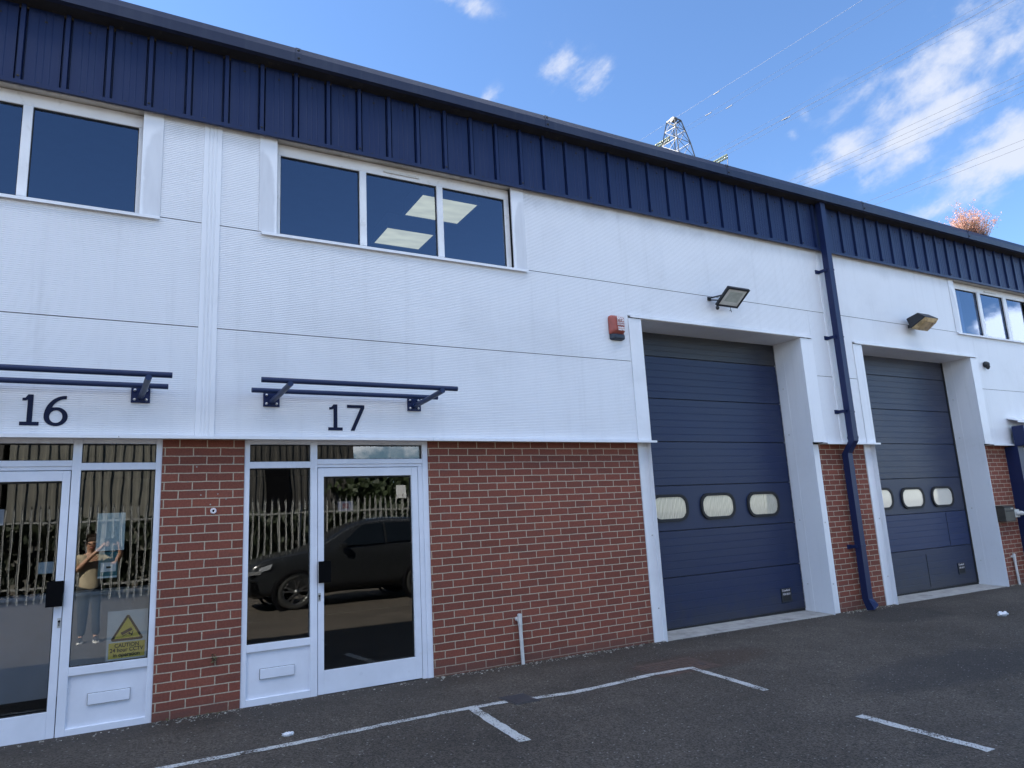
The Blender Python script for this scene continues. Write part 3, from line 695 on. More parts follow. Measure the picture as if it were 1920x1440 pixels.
for x0, x1 in ((5.70, 8.80), (10.15, 13.30)):
    mb = MB(); mb.add([(x0, .045, gz(x0, 0) - .02), (x1, .045, gz(x1, 0) - .02), (x1, .045, gz(x1, 0) + .006), (x0, .045, gz(x0, 0) + .006), (x0, .62, gz(x0, 0) + .028), (x1, .62, gz(x1, 0) + .028)], [(0, 1, 2, 3), (3, 2, 5, 4)])
    mb.build('concrete_threshold', M['concrete'], BD, recalc=False)

# --- downpipe
mb = MB(); px0, px1 = 9.43, 9.535
mb.box(px0, px1, -.185, -.085, 2.35, 6.11)
mb.add([(px0, -.185, 2.35), (px1, -.185, 2.35), (px1, -.085, 2.35), (px0, -.085, 2.35), (px0, -.055, 2.18), (px1, -.055, 2.18), (px1, .045, 2.18), (px0, .045, 2.18)], [(0, 1, 5, 4), (1, 2, 6, 5), (2, 3, 7, 6), (3, 0, 4, 7)])
mb.box(px0, px1, -.055, .045, .10, 2.18)
mb.add([(px0, -.055, .10), (px1, -.055, .10), (px1, .045, .10), (px0, .045, .10), (px0, -.13, -.04), (px1, -.13, .02), (px1, -.01, -.02), (px0, -.01, -.06)], [(0, 1, 5, 4), (1, 2, 6, 5), (2, 3, 7, 6), (3, 0, 4, 7)])
for z in (5.0, 3.93, 2.78): mb.box(px0 - .004, px1 + .004, -.189, -.081, z - .012, z + .012)
for z in (2.40, 1.95, .84): mb.box(px0 - .004, px1 + .004, (-.189 if z > 2.3 else -.059), (-.081 if z > 2.3 else .049), z - .02, z + .02)
dp = mb.build('downpipe', M['pipe'], BD)
for z, y0, y1 in ((5.0, -.135, .0), (3.94, -.135, .0), (2.80, -.135, .0), (.83, -.01, YB)):
    mb = MB(); mb.box(px0 - .10, px0 - .0045, y1 - .012, y1 - .001, z - .03, z + .03); mb.box(px0 - .03, px0 - .0045, y0, y1 - .0125, z - .022, z + .022); mb.build('pipe_bracket', M['pipe'], dp)
# --- overflow pipes
for x, zt in ((3.805, .49), (13.70, .44)):
    mb = MB(); g = gz(x, 0); mb.tube([(x + .014, YB - .035, g - .02), (x, YB - .035, zt - .07), (x, YB - .035, zt)], .0195, 14)
    mb.tube([(x, YB - .035, zt - .115), (x, YB - .035, zt - .005)], .0245, 14); mb.tube([(x - .012, YB - .03, zt - .055), (x - .025, YB + .03, zt - .05)], .022, 12)
    mb.build('overflow_pipe', M['pvc'], BD)
# --- unit numbers
def ell(cx, cz, rx, rz, a0, a1, n=28): return [(cx + rx * math.cos(rad(a0 + (a1 - a0) * k / n)), cz + rz * math.sin(rad(a0 + (a1 - a0) * k / n))) for k in range(n + 1)]
def ribbon(mb, A, B, y0=-.0042, y1=-.0012):
    n = len(A); vs = [(a, y0, c) for a, c in A] + [(a, y0, c) for a, c in B] + [(a, y1, c) for a, c in A] + [(a, y1, c) for a, c in B]
    fs = []
    for i in range(n - 1): fs += [(i, i + 1, n + i + 1, n + i), (2 * n + i, 3 * n + i, 3 * n + i + 1, 2 * n + i + 1), (i, 2 * n + i, 2 * n + i + 1, i + 1), (n + i, n + i + 1, 3 * n + i + 1, 3 * n + i)]
    mb.add(vs, fs)
def one(mb, x, w, z0, h):
    fh = .030; sw = .037; xc = x + w * .50
    ribbon(mb, [(x, z0), (x + w, z0)], [(x, z0 + fh), (x + w, z0 + fh)])
    ribbon(mb, [(xc - sw / 2, z0 + fh), (xc + sw / 2, z0 + fh)], [(xc - sw / 2, z0 + h), (xc + sw / 2, z0 + h)])
    ribbon(mb, [(x + .010, z0 + h * .795), (x + .032, z0 + h * .80), (xc - sw / 2, z0 + h * .83)], [(x + .010, z0 + h * .885), (x + .030, z0 + h * .895), (xc - sw / 2, z0 + h * .995)])
def num16():
    mb = MB(); z0, h = 2.414, .252; one(mb, -.697, .130, z0, h)
    cx, w = -.455, .166; rx, rz = w / 2, h * .31; cz = z0 + rz - .003
    ribbon(mb, ell(cx, cz, rx, rz, -180, 180, 48), ell(cx + .001, cz, rx - .038, rz - .027, -180, 180, 48))
    o1 = ell(cx + .064, cz, rx + .064, h - rz, 180, 88, 24); i1 = ell(cx + .064, cz, rx + .064 - .038, h - rz - .027, 180, 88, 24)
    ribbon(mb, o1, i1, -.0046, -.0010)
    return mb.build('unit_number', M['navy'], BD, recalc=False)
def num17():
    mb = MB(); z0, h = 2.410, .256; one(mb, 1.763, .140, z0, h)
    x = 1.948; w = .174
    ribbon(mb, [(x, z0 + h - .030), (x + w, z0 + h - .030)], [(x, z0 + h), (x + w, z0 + h)])
    ribbon(mb, [(x + .034, z0), (x + w - .040, z0 + h - .030)], [(x + .073, z0), (x + w, z0 + h - .030)])
    return mb.build('unit_number', M['navy'], BD, recalc=False)
num16(); num17()
# --- security shutter of the next unit
mb = MB(); mb.box(14.12, 16.6, -.26, -.07, 2.30, 2.66); mb.cur = 1
for z in (2.36, 2.48, 2.60): mb.lathe([(.001, -.008), (.010, -.006), (.012, 0)], (14.18, -.26, z), 'y', 8)
ss = mb.build('security_shutter', [M['pipe'], M['galv']], BD)
for a in (14.10, 16.4): bxpart('side_post', M['pipe'], a, a + .2, -.12, .22, -.1, 2.295, parent=ss)
mb = MB(); prof = []
for k in range(60): z = -.08 + k * .0395; prof += [(.03, z), (.018, z + .012), (.018, z + .028), (.03, z + .036)]
mb.strip(prof, 14.30, 16.4); mb.build('shutter_slats', M['galv'], ss, recalc=False)
mb = MB(); mb.box(14.30, 14.36, -.06, .0, -.08, 2.29); mb.build('guide_rail', M['trim'], ss)
mb = MB(); mb.prism([(.0, 2.83), (-.18, 2.76), (-.18, 2.72), (-.17, 2.72), (-.17, 2.75), (.0, 2.80)], 14.15, 16.5, 'x'); mb.build('shutter_flashing', M['trim'], BD)

# ------------------------------------------------------------------ text helper
def text(name, body, size, mat, parent, x, y, z, align='LEFT', sxk=1.0, thick=.0006, bold=0.0, ry=0.0):
    cu = bpy.data.curves.new(name, 'FONT'); cu.body = body; cu.size = size; cu.align_x = align; cu.extrude = thick; cu.offset = bold
    t = bpy.data.objects.new(name, cu); COL.objects.link(t)
    dg = bpy.context.evaluated_depsgraph_get(); me = bpy.data.meshes.new_from_object(t.evaluated_get(dg)); COL.objects.unlink(t); bpy.data.objects.remove(t)
    off = rootloc(parent); R = Matrix.Translation(Vector((x, y, z)) - off) @ Matrix.Rotation(ry, 4, 'Y') @ Matrix.Rotation(rad(90), 4, 'X') @ Matrix.Diagonal((sxk, 1, 1, 1))
    me.transform(R); me.materials.clear(); me.materials.append(mat); me.name = name
    o = bpy.data.objects.new(name, me); COL.objects.link(o); o.parent = parent; return o
text('handle_lettering', 'Crawford', .042, M['lettering'], rd1, 8.315, .486, .272, sxk=.95)
text('handle_lettering', 'ASSA ABLOY', .036, M['lettering'], rd1, 8.325, .486, .222, sxk=.75)
text('handle_lettering', 'Crawford', .042, M['lettering'], rd2, 12.735, .486, .297, sxk=.95)
text('handle_lettering', 'ASSA ABLOY', .036, M['lettering'], rd2, 12.745, .486, .247, sxk=.75)

# ------------------------------------------------------------------ tubular canopies over the doors
def canopy(x0, label):
    """x0: left end of the tubes"""
    r = thing('canopy_rail', label, 'canopy rail', (x0 + .908, 0, 2.70), 'blue tubular rails over the unit doors')
    L = 1.816
    for yy, z, dx in ((-.150, 2.747, 0), (-.638, 2.747, 0)):
        mb = MB(); mb.tube([(x0 + dx, yy, z), (x0 + L + dx, yy, z)], .0235, 16); mb.build('tube', M['rail'], r)
    for xc in (.198, 1.613):
        x = x0 + xc; mb = MB(); mb.tube([(x, -.016, 2.672), (x + .02, -.30, 2.690), (x + .035, -.675, 2.715)], .0245, 14); mb.build('arm', M['rail'], r)
        mb = MB(); mb.box(x - .073, x + .073, -.016, -.004, 2.622, 2.757); pl = mb.build('mounting_plate', M['pipe'], r)
        for a in (-.045, .045):
            for c in (2.65, 2.732): mb = MB(); mb.lathe([(.001, -.016), (.008, -.014), (.012, -.006), (.013, 0)], (x + a, -.016, c), 'y', 10); mb.build('bolt', M['steel'], pl)
    return r
canopy(1.033, 'twin blue tube canopy rail above the door numbered 17')
canopy(.352 - 1.816, 'twin blue tube canopy rail above the door numbered 16, cut by the left edge')

# ------------------------------------------------------------------ alarm box
al = thing('alarm_box', 'red alarm sounder box with white lettering on the cladding beside the nearer roller door', 'alarm box', (5.35, 0, 3.75))
def softbox(mb, x0, x1, z0, z1, y, d, bul=.3, rtop=.10, rbot=.10):
    nx, nz_ = 10, 10; vs = []; cx, cz, hx, hz = (x0 + x1) / 2, (z0 + z1) / 2, (x1 - x0) / 2, (z1 - z0) / 2
    def pt(u, v, yy):
        k = rtop if v > 0 else rbot
        return (cx + hx * u * (1 - k * abs(v) ** 8), yy, cz + hz * v * (1 - k * abs(u) ** 8))
    for j in range(nz_ + 1):
        for i in range(nx + 1):
            u, v = i / nx * 2 - 1, j / nz_ * 2 - 1; k = (1 - abs(u) ** 6) * (1 - abs(v) ** 6)
            vs.append(pt(u, v, y - d * (.25 + .75 * k ** .5) - bul * d * (1 - u * u) * .3))
    mb.add(vs, [(j * (nx + 1) + i, j * (nx + 1) + i + 1, (j + 1) * (nx + 1) + i + 1, (j + 1) * (nx + 1) + i) for j in range(nz_) for i in range(nx)], True)
    B = [(i / nx * 2 - 1, -1) for i in range(nx)] + [(1, j / nz_ * 2 - 1) for j in range(nz_)] + [(1 - i / nx * 2, 1) for i in range(nx)] + [(-1, 1 - j / nz_ * 2) for j in range(nz_)]
    n = len(B); mb.add([pt(u, v, y - d * .25) for u, v in B] + [pt(u, v, y) for u, v in B], [(i, (i + 1) % n, n + (i + 1) % n, n + i) for i in range(n)])
mb = MB(); softbox(mb, 5.235, 5.455, 3.662, 3.90, -.004, .075, rbot=.0); mb.build('cover', M['red'], al, recalc=False)
mb = MB(); softbox(mb, 5.240, 5.450, 3.585, 3.661, -.004, .068, rtop=.0, rbot=.16); mb.build('strobe', M['strobe'], al, recalc=False)
ty = -.004 - .075 - .0235
text('lettering', 'PFS', .085, M['lettering'], al, 5.303, ty - .0005, 3.812, sxk=.80, bold=.002, thick=.004)
text('lettering', 'SECURITY', .027, M['lettering'], al, 5.303, ty, 3.782, sxk=.86, thick=.004)
text('lettering', 'SYSTEMS', .027, M['lettering'], al, 5.303, ty, 3.757, sxk=.95, thick=.004)
text('lettering', 'Swindon', .027, M['lettering'], al, 5.312, ty, 3.722, sxk=1.0, thick=.004, bold=.0006)
text('lettering', '642793', .032, M['lettering'], al, 5.312, ty, 3.692, sxk=1.0, thick=.004, bold=.0008)

# ------------------------------------------------------------------ floodlights
fl = thing('floodlight', 'square black framed floodlight with pale lens above the nearer roller door', 'floodlight', (7.05, 0, 4.25))
BLc = Vector((6.99, -.12, 4.185)); TLc = Vector((7.01, -.36, 4.375)); e1 = Vector((1, 0, 0)); e2 = (TLc - BLc).normalized(); e3 = e1.cross(e2)
Mf = Matrix.Translation(BLc) @ Matrix(((e1.x, e2.x, e3.x, 0), (e1.y, e2.y, e3.y, 0), (e1.z, e2.z, e3.z, 0), (0, 0, 0, 1)))
if e3.z < 0: pass
HL = (TLc - BLc).length; WL = .40
sgn = -1 if e3.z > 0 else 1       # lens side faces down and out
mb = MB()
def fb(mb, a0, a1, c0, c1, t0, t1): mb.box(a0, a1, c0, c1, min(sgn * t0, sgn * t1), max(sgn * t0, sgn * t1), Mf)
fb(mb, 0, WL, 0, .028, -.02, .02); fb(mb, 0, WL, HL - .028, HL, -.02, .02); fb(mb, 0, .028, .028, HL - .028, -.02, .02); fb(mb, WL - .028, WL, .028, HL - .028, -.02, .02)
fb(mb, .03, WL - .03, .03, HL - .03, -.045, -.012); fl_b = mb.build('body', M['lampblack'], fl, bevel=.004)
mb = MB(); fb(mb, .028, WL - .028, .028, HL - .028, -.011, .010); mb.build('lens', M['lens'], fl)
mb = MB(); fb(mb, .085, WL - .075, .085, HL - .065, .0105, .012); mb.build('led_panel', M['lampgrey'], fl)
mb = MB(); mb.bar((7.0, -.002, 4.315), (7.06, -.22, 4.305), .03, .014); mb.bar((7.0, -.002, 4.295), (7.04, -.17, 4.24), .03, .014); mb.box(6.97, 7.03, -.014, -.001, 4.28, 4.33); mb.build('bracket', M['lampblack'], fl)
mb = MB(); mb.lathe([(.001, -.03), (.018, -.022), (.026, 0), (.018, .022), (.001, .03)], (7.01, -.13, 4.145), 'z', 12); mb.bar((7.01, -.125, 4.185), (7.01, -.13, 4.15), .012); mb.build('motion_sensor', M['lampblack'], fl)
mb = MB(); mb.tube([(7.26, -.125, 4.18), (7.262, -.126, 4.14), (7.275, -.125, 4.11)], .004, 6); mb.tube([(7.262, -.126, 4.135), (7.245, -.12, 4.128)], .004, 6); mb.build('cable_tail', M['black'], fl)
f2 = thing('floodlight', 'older dark wedge floodlight with yellowed lens above the farther roller door', 'floodlight', (11.66, 0, 4.33))
c0 = Vector((11.60, -.24, 4.30)); t2 = rad(26)
e2 = Vector((0, -math.cos(t2), math.sin(t2))); e1 = Vector((1, 0, 0)); e3 = e1.cross(e2)
M2 = Matrix.Translation(c0) @ Matrix(((e1.x, e2.x, e3.x, 0), (e1.y, e2.y, e3.y, 0), (e1.z, e2.z, e3.z, 0), (0, 0, 0, 1)))
s2 = 1 if e3.z > 0 else -1
mb = MB(); vs = [M2 @ Vector(a) for a in ((-.19, -.13, 0), (.19, -.13, 0), (.19, .17, 0), (-.19, .17, 0), (-.16, -.11, s2 * .20), (.13, -.11, s2 * .20), (.14, .10, s2 * .15), (-.17, .10, s2 * .15))]
mb.add(vs, [(0, 1, 2, 3), (4, 5, 6, 7), (0, 1, 5, 4), (1, 2, 6, 5), (2, 3, 7, 6), (3, 0, 4, 7)]); mb.build('body', M['lampblack'], f2, bevel=.01)
mb = MB(); vs = [M2 @ Vector(a) for a in ((-.185, -.125, -s2 * .002), (.185, -.125, -s2 * .002), (.185, .165, -s2 * .002), (-.185, .165, -s2 * .002), (-.15, -.08, -s2 * .07), (.15, -.08, -s2 * .07), (.15, .11, -s2 * .05), (-.15, .11, -s2 * .05))]
mb.add(vs, [(0, 1, 2, 3), (4, 5, 6, 7), (0, 1, 5, 4), (1, 2, 6, 5), (2, 3, 7, 6), (3, 0, 4, 7)]); mb.build('lens', M['amber'], f2, bevel=.006)
mb = MB(); mb.box(11.55, 11.70, -.16, -.001, 4.29, 4.345); mb.tube([(11.55, -.16, 4.32), (11.72, -.16, 4.32)], .035, 12); mb.build('bracket', M['lampblack'], f2)
mb = MB(); mb.lathe([(.018, -.002), (.022, -.006), (.026, -.002)], (11.545, -.16, 4.32), 'x', 16); mb.box(11.548, 11.71, -.165, -.002, 4.282, 4.288); mb.build('bracket_plate', M['galv'], f2)
sn = thing('wall_sensor', 'small dark teardrop sensor on the white cladding right of the farther roller door', 'sensor', (13.72, 0, 3.79))
mb = MB(); mb.lathe([(.001, -.09), (.03, -.085), (.055, -.05), (.060, -.02), (.045, 0)], (13.72, -.001, 3.79), 'y', 16); mb.build('housing', M['lampblack'], sn)
mb = MB(); mb.lathe([(.001, -.07), (.022, -.06), (.040, -.02), (.030, .02)], (13.725, -.055, 3.765), 'z', 14); mb.build('hood', M['lampblack'], sn)

# ------------------------------------------------------------------ post box and switch on the right pier
pb = thing('post_box', 'brown and black post box on the brick pier at the right edge', 'post box', (13.58, YB, .99))
mb = MB(); mb.box(13.42, 13.74, -.055, YB - .001, .995, 1.235); mb.prism([(-.065, 1.237), (YB - .001, 1.237), (YB - .001, 1.27), (-.03, 1.262)], 13.412, 13.748, 'x')
mb.build('body', pbr('brown_painted_metal', (.030, .024, .018), .5, var=.15), pb, bevel=.006)
text('lettering', 'POST', .034, M['lettering'], pb, 13.62, -.0585, 1.198)
mb = MB(); mb.box(13.47, 13.70, -.060, -.056, 1.16, 1.18); mb.build('slot', M['rubber'], pb)
sw = thing('switch_box', 'small grey isolator box with white knob beside the post box', 'switch', (13.86, YB, 1.12))
mb = MB(); mb.box(13.77, 13.97, -.02, YB - .001, 1.05, 1.19); mb.build('body', M['galv'], sw, bevel=.006)
mb = MB(); mb.lathe([(.001, -.09), (.035, -.085), (.04, -.03), (.05, 0)], (13.90, -.021, 1.12), 'y', 14); mb.build('knob', M['pvc'], sw)

# ------------------------------------------------------------------ notices behind the glass
YN = .172
def sheet(name, x0, x1, z0, z1, mat, parent, y=YN, t=.0015, skew=0.0):
    mb = MB(); mb.add([(x0, y, z0), (x1, y, z0), (x1 + skew, y, z1), (x0 + skew, y, z1), (x0, y + t, z0), (x1, y + t, z0), (x1 + skew, y + t, z1), (x0 + skew, y + t, z1)], [(0, 1, 2, 3), (7, 6, 5, 4), (0, 4, 5, 1), (1, 5, 6, 2), (2, 6, 7, 3), (3, 7, 4, 0)])
    return mb.build(name, mat, parent)
po = thing('poster', 'blank pale blue sheet of paper taped inside the glass beside door 16', 'poster', (-.02, YN, 1.39)); sheet('paper', -.122, .084, 1.395, 1.705, M['poster'], po)
nt_ = thing('notice', 'small teal notice with a white label just under the pale blue sheet', 'notice', (-.03, YN, 1.17))
sheet('paper', -.098, .042, 1.175, 1.385, M['teal'], nt_); sheet('label_strip', -.080, .032, 1.225, 1.300, M['signgrey'], nt_, YN - .0012, .001); sheet('footer_strip', -.098, .042, 1.175, 1.19, M['poster'], nt_, YN - .0012, .001)
sheet('label_mark', -.040, -.005, 1.252, 1.268, M['signblack'], nt_, YN - .0022, .0008)
cs = thing('caution_sign', 'CCTV caution sign with a yellow triangle, inside the glass beside door 16', 'sign', (.14, YN, .52))
sheet('board', -.008, .286, .516, .902, M['signgrey'], cs)
def tri(mb, cx, z0, w, h, r, y, t):
    P = [Vector((cx - w / 2, z0)), Vector((cx + w / 2, z0)), Vector((cx, z0 + h))]; poly = []
    c = (P[0] + P[1] + P[2]) / 3
    for i, p in enumerate(P):
        a = (P[i - 1] - p).normalized(); b_ = (P[(i + 1) % 3] - p).normalized(); m = (a + b_).normalized(); half = math.acos(max(-1, min(1, a.dot(b_)))) / 2
        o = p + m * (r / math.sin(half)); s = math.atan2((-Vector((a.y, -a.x))).y, (-Vector((a.y, -a.x))).x)
        for k in range(7):
            u = k / 6; d = ((p + a * (r / math.tan(half))) - o).normalized().slerp(((p + b_ * (r / math.tan(half))) - o).normalized(), u) ; q = o + d * r; poly.append((q.x, q.y))
    mb.prism(poly, y, y + t)
mb = MB(); tri(mb, .139, .662, .252, .216, .014, YN - .0012, .0011); mb.build('triangle_border', M['signblack'], cs)
mb = MB(); tri(mb, .139, .681, .190, .164, .004, YN - .0022, .0009); mb.build('triangle_field', M['signyellow'], cs)
mb = MB(); y0 = YN - .0032
def quad(mb, pts): mb.prism(pts, y0, y0 + .0009)
quad(mb, [(.090, .727), (.165, .763), (.176, .741), (.101, .705)]); quad(mb, [(.085, .722), (.089, .714), (.096, .703), (.090, .715)])
quad(mb, [(.104, .700), (.150, .722), (.152, .717), (.106, .695)]); quad(mb, [(.145, .722), (.158, .728), (.165, .710), (.152, .706)]); quad(mb, [(.163, .712), (.172, .716), (.178, .735), (.184, .733), (.176, .700), (.166, .696)])
mb.build('camera_pictogram', M['signblack'], cs)
sheet('text_field', .008, .272, .527, .650, M['signyellow'], cs, YN - .0012, .001)
for s_, z in (('CAUTION', .613), ('24 hour CCTV', .577), ('in operation', .540)):
    text('lettering', s_, .043, M['signblack'], cs, .140, YN - .0024, z, 'CENTER', .92, .0006, .0011)
st = thing('sticker', 'small faded sticker inside the glass of door 16', 'sticker', (-.46, YN, 1.25)); sheet('paper', -.512, -.408, 1.245, 1.335, M['poster'], st)
st = thing('sticker', 'pale square sticker at the left edge, inside the glass of door 16', 'sticker', (-.80, YN, 1.64)); sheet('paper', -.86, -.765, 1.64, 1.765, M['paper'], st)
st = thing('sticker', 'pink and white notice inside the glass of door 17', 'sticker', (1.97, YN, 1.65)); sheet('paper', 1.90, 2.05, 1.645, 1.735, M['pinkpaper'], st)
sheet('print', 1.945, 2.005, 1.665, 1.715, M['pinkmark'], st, YN - .001, .0008)
# grey roller blind behind door 16
bl = thing('counter_panel', 'plain grey counter front seen through the glass of door 16', 'counter', (-.9, .45, .35))
mb = MB(); mb.box(-1.5, .30, .42, .50, .255, 1.03); mb.build('front', M['greyboard'], bl); mb = MB(); mb.box(-1.52, .32, .40, .75, 1.03, 1.06); mb.build('top', M['greyboard'], bl)
# lit ceiling panels upstairs
def ceiling_light(x0, x1, y0, y1, label):
    r = thing('ceiling_light', label, 'ceiling light', ((x0 + x1) / 2, (y0 + y1) / 2, 5.35), 'lit ceiling panels behind the upper window')
    mb = MB(); mb.box(x0, x1, y0, y1, 5.248, 5.256); mb.build('diffuser', M['lightpanel'], r)
    mb = MB(); w = .03
    for a in ((x0 - w, x1 + w, y0 - w, y0), (x0 - w, x1 + w, y1, y1 + w), (x0 - w, x0, y0, y1), (x1, x1 + w, y0, y1)): mb.box(*a, 5.24, 5.27)
    mb.box(x0, x1, y0, y1, 5.258, 5.45); mb.build('frame', M['plaster'], r)
ceiling_light(2.97, 3.68, .36, .96, 'lit square ceiling panel nearest the glass of the unit 17 upper window')
ceiling_light(2.90, 3.54, 1.40, 1.95, 'lit square ceiling panel deeper in the room behind the unit 17 upper window')

# ------------------------------------------------------------------ things on the ground
def crumple(name, label, x, y, s, seed):
    rnd = random.Random(seed); r = thing(name, label, 'litter', (x, y, gz(x, y)))
    bm = bmesh.new(); bmesh.ops.create_icosphere(bm, subdivisions=3, radius=1)
    for v in bm.verts:
        k = .7 + .5 * rnd.random(); v.co = Vector((v.co.x * s * k * 1.5, v.co.y * s * k * .8, (v.co.z + .75) * s * k * .5))
    me = bpy.data.meshes.new('paper'); bm.to_mesh(me); bm.free(); me.materials.append(M['paper'])
    o = bpy.data.objects.new('paper', me); COL.objects.link(o); o.parent = r
crumple('paper_litter', 'crumpled white paper scrap by the parking line in front of the pier between doors 16 and 17', 1.21, -.93, .030, 1)
crumple('paper_litter', 'crumpled white paper scrap alone on the tarmac at the right edge', 10.2, -1.41, .062, 2)
mc = thing('manhole_cover', 'rusty brown square manhole cover at the corner of the parking lines', 'manhole cover', (5.0, -1.03, gz(5, -1)))
mb = MB()
def onground(mb, pts, h): mb.add([(x, y, gz(x, y) + h) for x, y in pts] + [(x, y, gz(x, y) - .03) for x, y in pts], [(0, 1, 2, 3), (0, 4, 5, 1), (1, 5, 6, 2), (2, 6, 7, 3), (3, 7, 4, 0)])
onground(mb, [(4.58, -1.24), (5.36, -1.24), (5.36, -.74), (4.58, -.74)], .0015); mb.build('frame', M['rust'], mc)
mb = MB(); onground(mb, [(4.62, -1.21), (5.32, -1.21), (5.32, -.77), (4.62, -.77)], .0030)
for i in range(9):
    for j in range(6):
        x, y = 4.65 + i * .073, -1.19 + j * .07; mb.box(x, x + .038, y, y + .035, gz(x, y) + .0025, gz(x, y) + .0050)
mb.build('lid', M['rust'], mc)
dc = thing('drain_cover', 'small dark iron drain cover breaking the parking line', 'drain cover', (3.12, -1.1, gz(3.1, -1)))
mb = MB(); onground(mb, [(3.02, -1.22), (3.23, -1.22), (3.21, -.97), (3.00, -.97)], .0055); mb.build('lid', M['iron'], dc)
mb = MB(); onground(mb, [(3.0, -1.24), (3.25, -1.24), (3.23, -.95), (2.98, -.95)], .003); mb.build('frame', M['iron'], dc)
# grit along the foot of the walls
rnd = random.Random(11); mb = MB()
def pebble(mb, x, y, s):
    z = gz(x, y); vs = [Vector((x + rnd.uniform(-1, 1) * s * .3 + a * s, y + rnd.uniform(-1, 1) * s * .3 + b_ * s, z + c * s)) for a, b_, c in ((-.6, -.5, -.2), (.6, -.5, -.2), (.6, .5, -.2), (-.6, .5, -.2), (-.3, -.3, .5), (.35, -.3, .45), (.3, .3, .5), (-.3, .3, .4))]
    mb.add(vs, [(4, 5, 6, 7), (0, 1, 5, 4), (1, 2, 6, 5), (2, 3, 7, 6), (3, 0, 4, 7)])
for x0, x1, nn in ((.34, 1.02, 130), (2.83, 5.62, 330), (8.98, 10.05, 200), (-2, .34, 60), (1.02, 2.83, 60), (5.7, 8.8, 60), (13.4, 14.2, 60)):
    for i in range(nn): pebble(mb, rnd.uniform(x0, x1), YB - .01 - abs(rnd.gauss(0, .07)), rnd.choice((.004, .005, .007, .011)) * rnd.uniform(.8, 1.6))
for i in range(330):
    pebble(mb, rnd.uniform(-1, 11), rnd.uniform(-4.2, 0), rnd.choice((.003, .004, .005, .008)))
tag(mb.build('grit', M['grit']), 'pale loose grit scattered along the foot of the brick and over the tarmac', 'grit', kind='stuff')
# dead leaves and soil line at the wall foot
rnd = random.Random(5); mb = MB()
for i in range(260):
    x = rnd.choice((rnd.uniform(.36, 1.0), rnd.uniform(2.85, 5.6), rnd.uniform(2.85, 5.6), rnd.uniform(9.0, 10.05), rnd.uniform(9.3, 9.9))); y = YB - .005 - abs(rnd.gauss(0, .035)); z = gz(x, y) + rnd.uniform(0, .012); a = rnd.uniform(0, 6.28); s = rnd.uniform(.005, .016)
    d = Vector((math.cos(a), math.sin(a), rnd.uniform(-.3, .3))) * s; e = Vector((-math.sin(a), math.cos(a), rnd.uniform(-.2, .6))) * s * .5; c = Vector((x, y, z + .003))
    mb.add([c - d, c + e, c + d, c - e], [(0, 1, 2, 3)])
tag(mb.build('leaf_litter', M['weedleaf']), 'small dead leaves and soil gathered along the foot of the brick', 'leaf litter', kind='stuff')
wd = thing('weed', 'tiny dried weed growing from a mortar joint of the pier between doors 16 and 17', 'weed', (.80, YB, .42))
rnd = random.Random(3); mb = MB(); lf = MB()
for i in range(9):
    p = Vector((.80, YB, .42)); q = p + Vector((rnd.uniform(-.03, .03), -rnd.uniform(.01, .04), rnd.uniform(-.05, .07))); mb.tube([p, (p + q) / 2 + Vector((0, -.008, 0)), q], .0018, 5)
    for k in range(3):
        c = p.lerp(q, .4 + .3 * k); d = Vector((rnd.uniform(-1, 1), rnd.uniform(-1, .2), rnd.uniform(-1, 1))).normalized() * .011; e = d.orthogonal() * .5; lf.add([c - d, c + e, c + d, c - e], [(0, 1, 2, 3)])
mb.build('stem', M['stem'], wd); lf.build('foliage', M['weedleaf'], wd)
# ------------------------------------------------------------------ shrub growing in the gutter
sh = thing('gutter_shrub', 'salmon pink leaved shrub growing out of the gutter at the right', 'shrub', (13.95, -.1, 6.25))
rnd = random.Random(21); mb = MB(); lf = MB()
for i in range(170):
    b0 = Vector((14.06 + rnd.uniform(-.40, .28), -.10 + rnd.uniform(-.05, .1), 6.25)); L = rnd.uniform(.20, .60) * (1.0 if i % 4 else 1.22)
    d = Vector((rnd.gauss(.05, .62), rnd.gauss(0, .40), 1)).normalized()
    pts = [b0]
    for k in range(1, 6): pts.append(b0 + d * L * k / 5 + Vector((rnd.uniform(-.02, .02), rnd.uniform(-.02, .02), -.06 * L * (k / 5) ** 2)))
    mb.tube(pts, [.006, .005, .004, .003, .002, .0012], 5)
    for k in range(int(L * 90)):
        t = .12 + .88 * rnd.random() ** .8; c = b0 + d * L * t + Vector((rnd.gauss(0, .03), rnd.gauss(0, .03), rnd.gauss(0, .025)))
        a = Vector((rnd.uniform(-1, 1), rnd.uniform(-1, 1), rnd.uniform(-.6, .8))).normalized() * rnd.uniform(.008, .017); e = a.cross(Vector((rnd.uniform(-1, 1), rnd.uniform(-1, 1), rnd.uniform(-1, 1)))).normalized() * a.length * .5
        lf.add([c - a, c + e, c + a, c - e], [(0, 1, 2, 3)])
mb.build('stem', M['stem'], sh); lf.build('foliage', M['leafred'], sh, recalc=False)

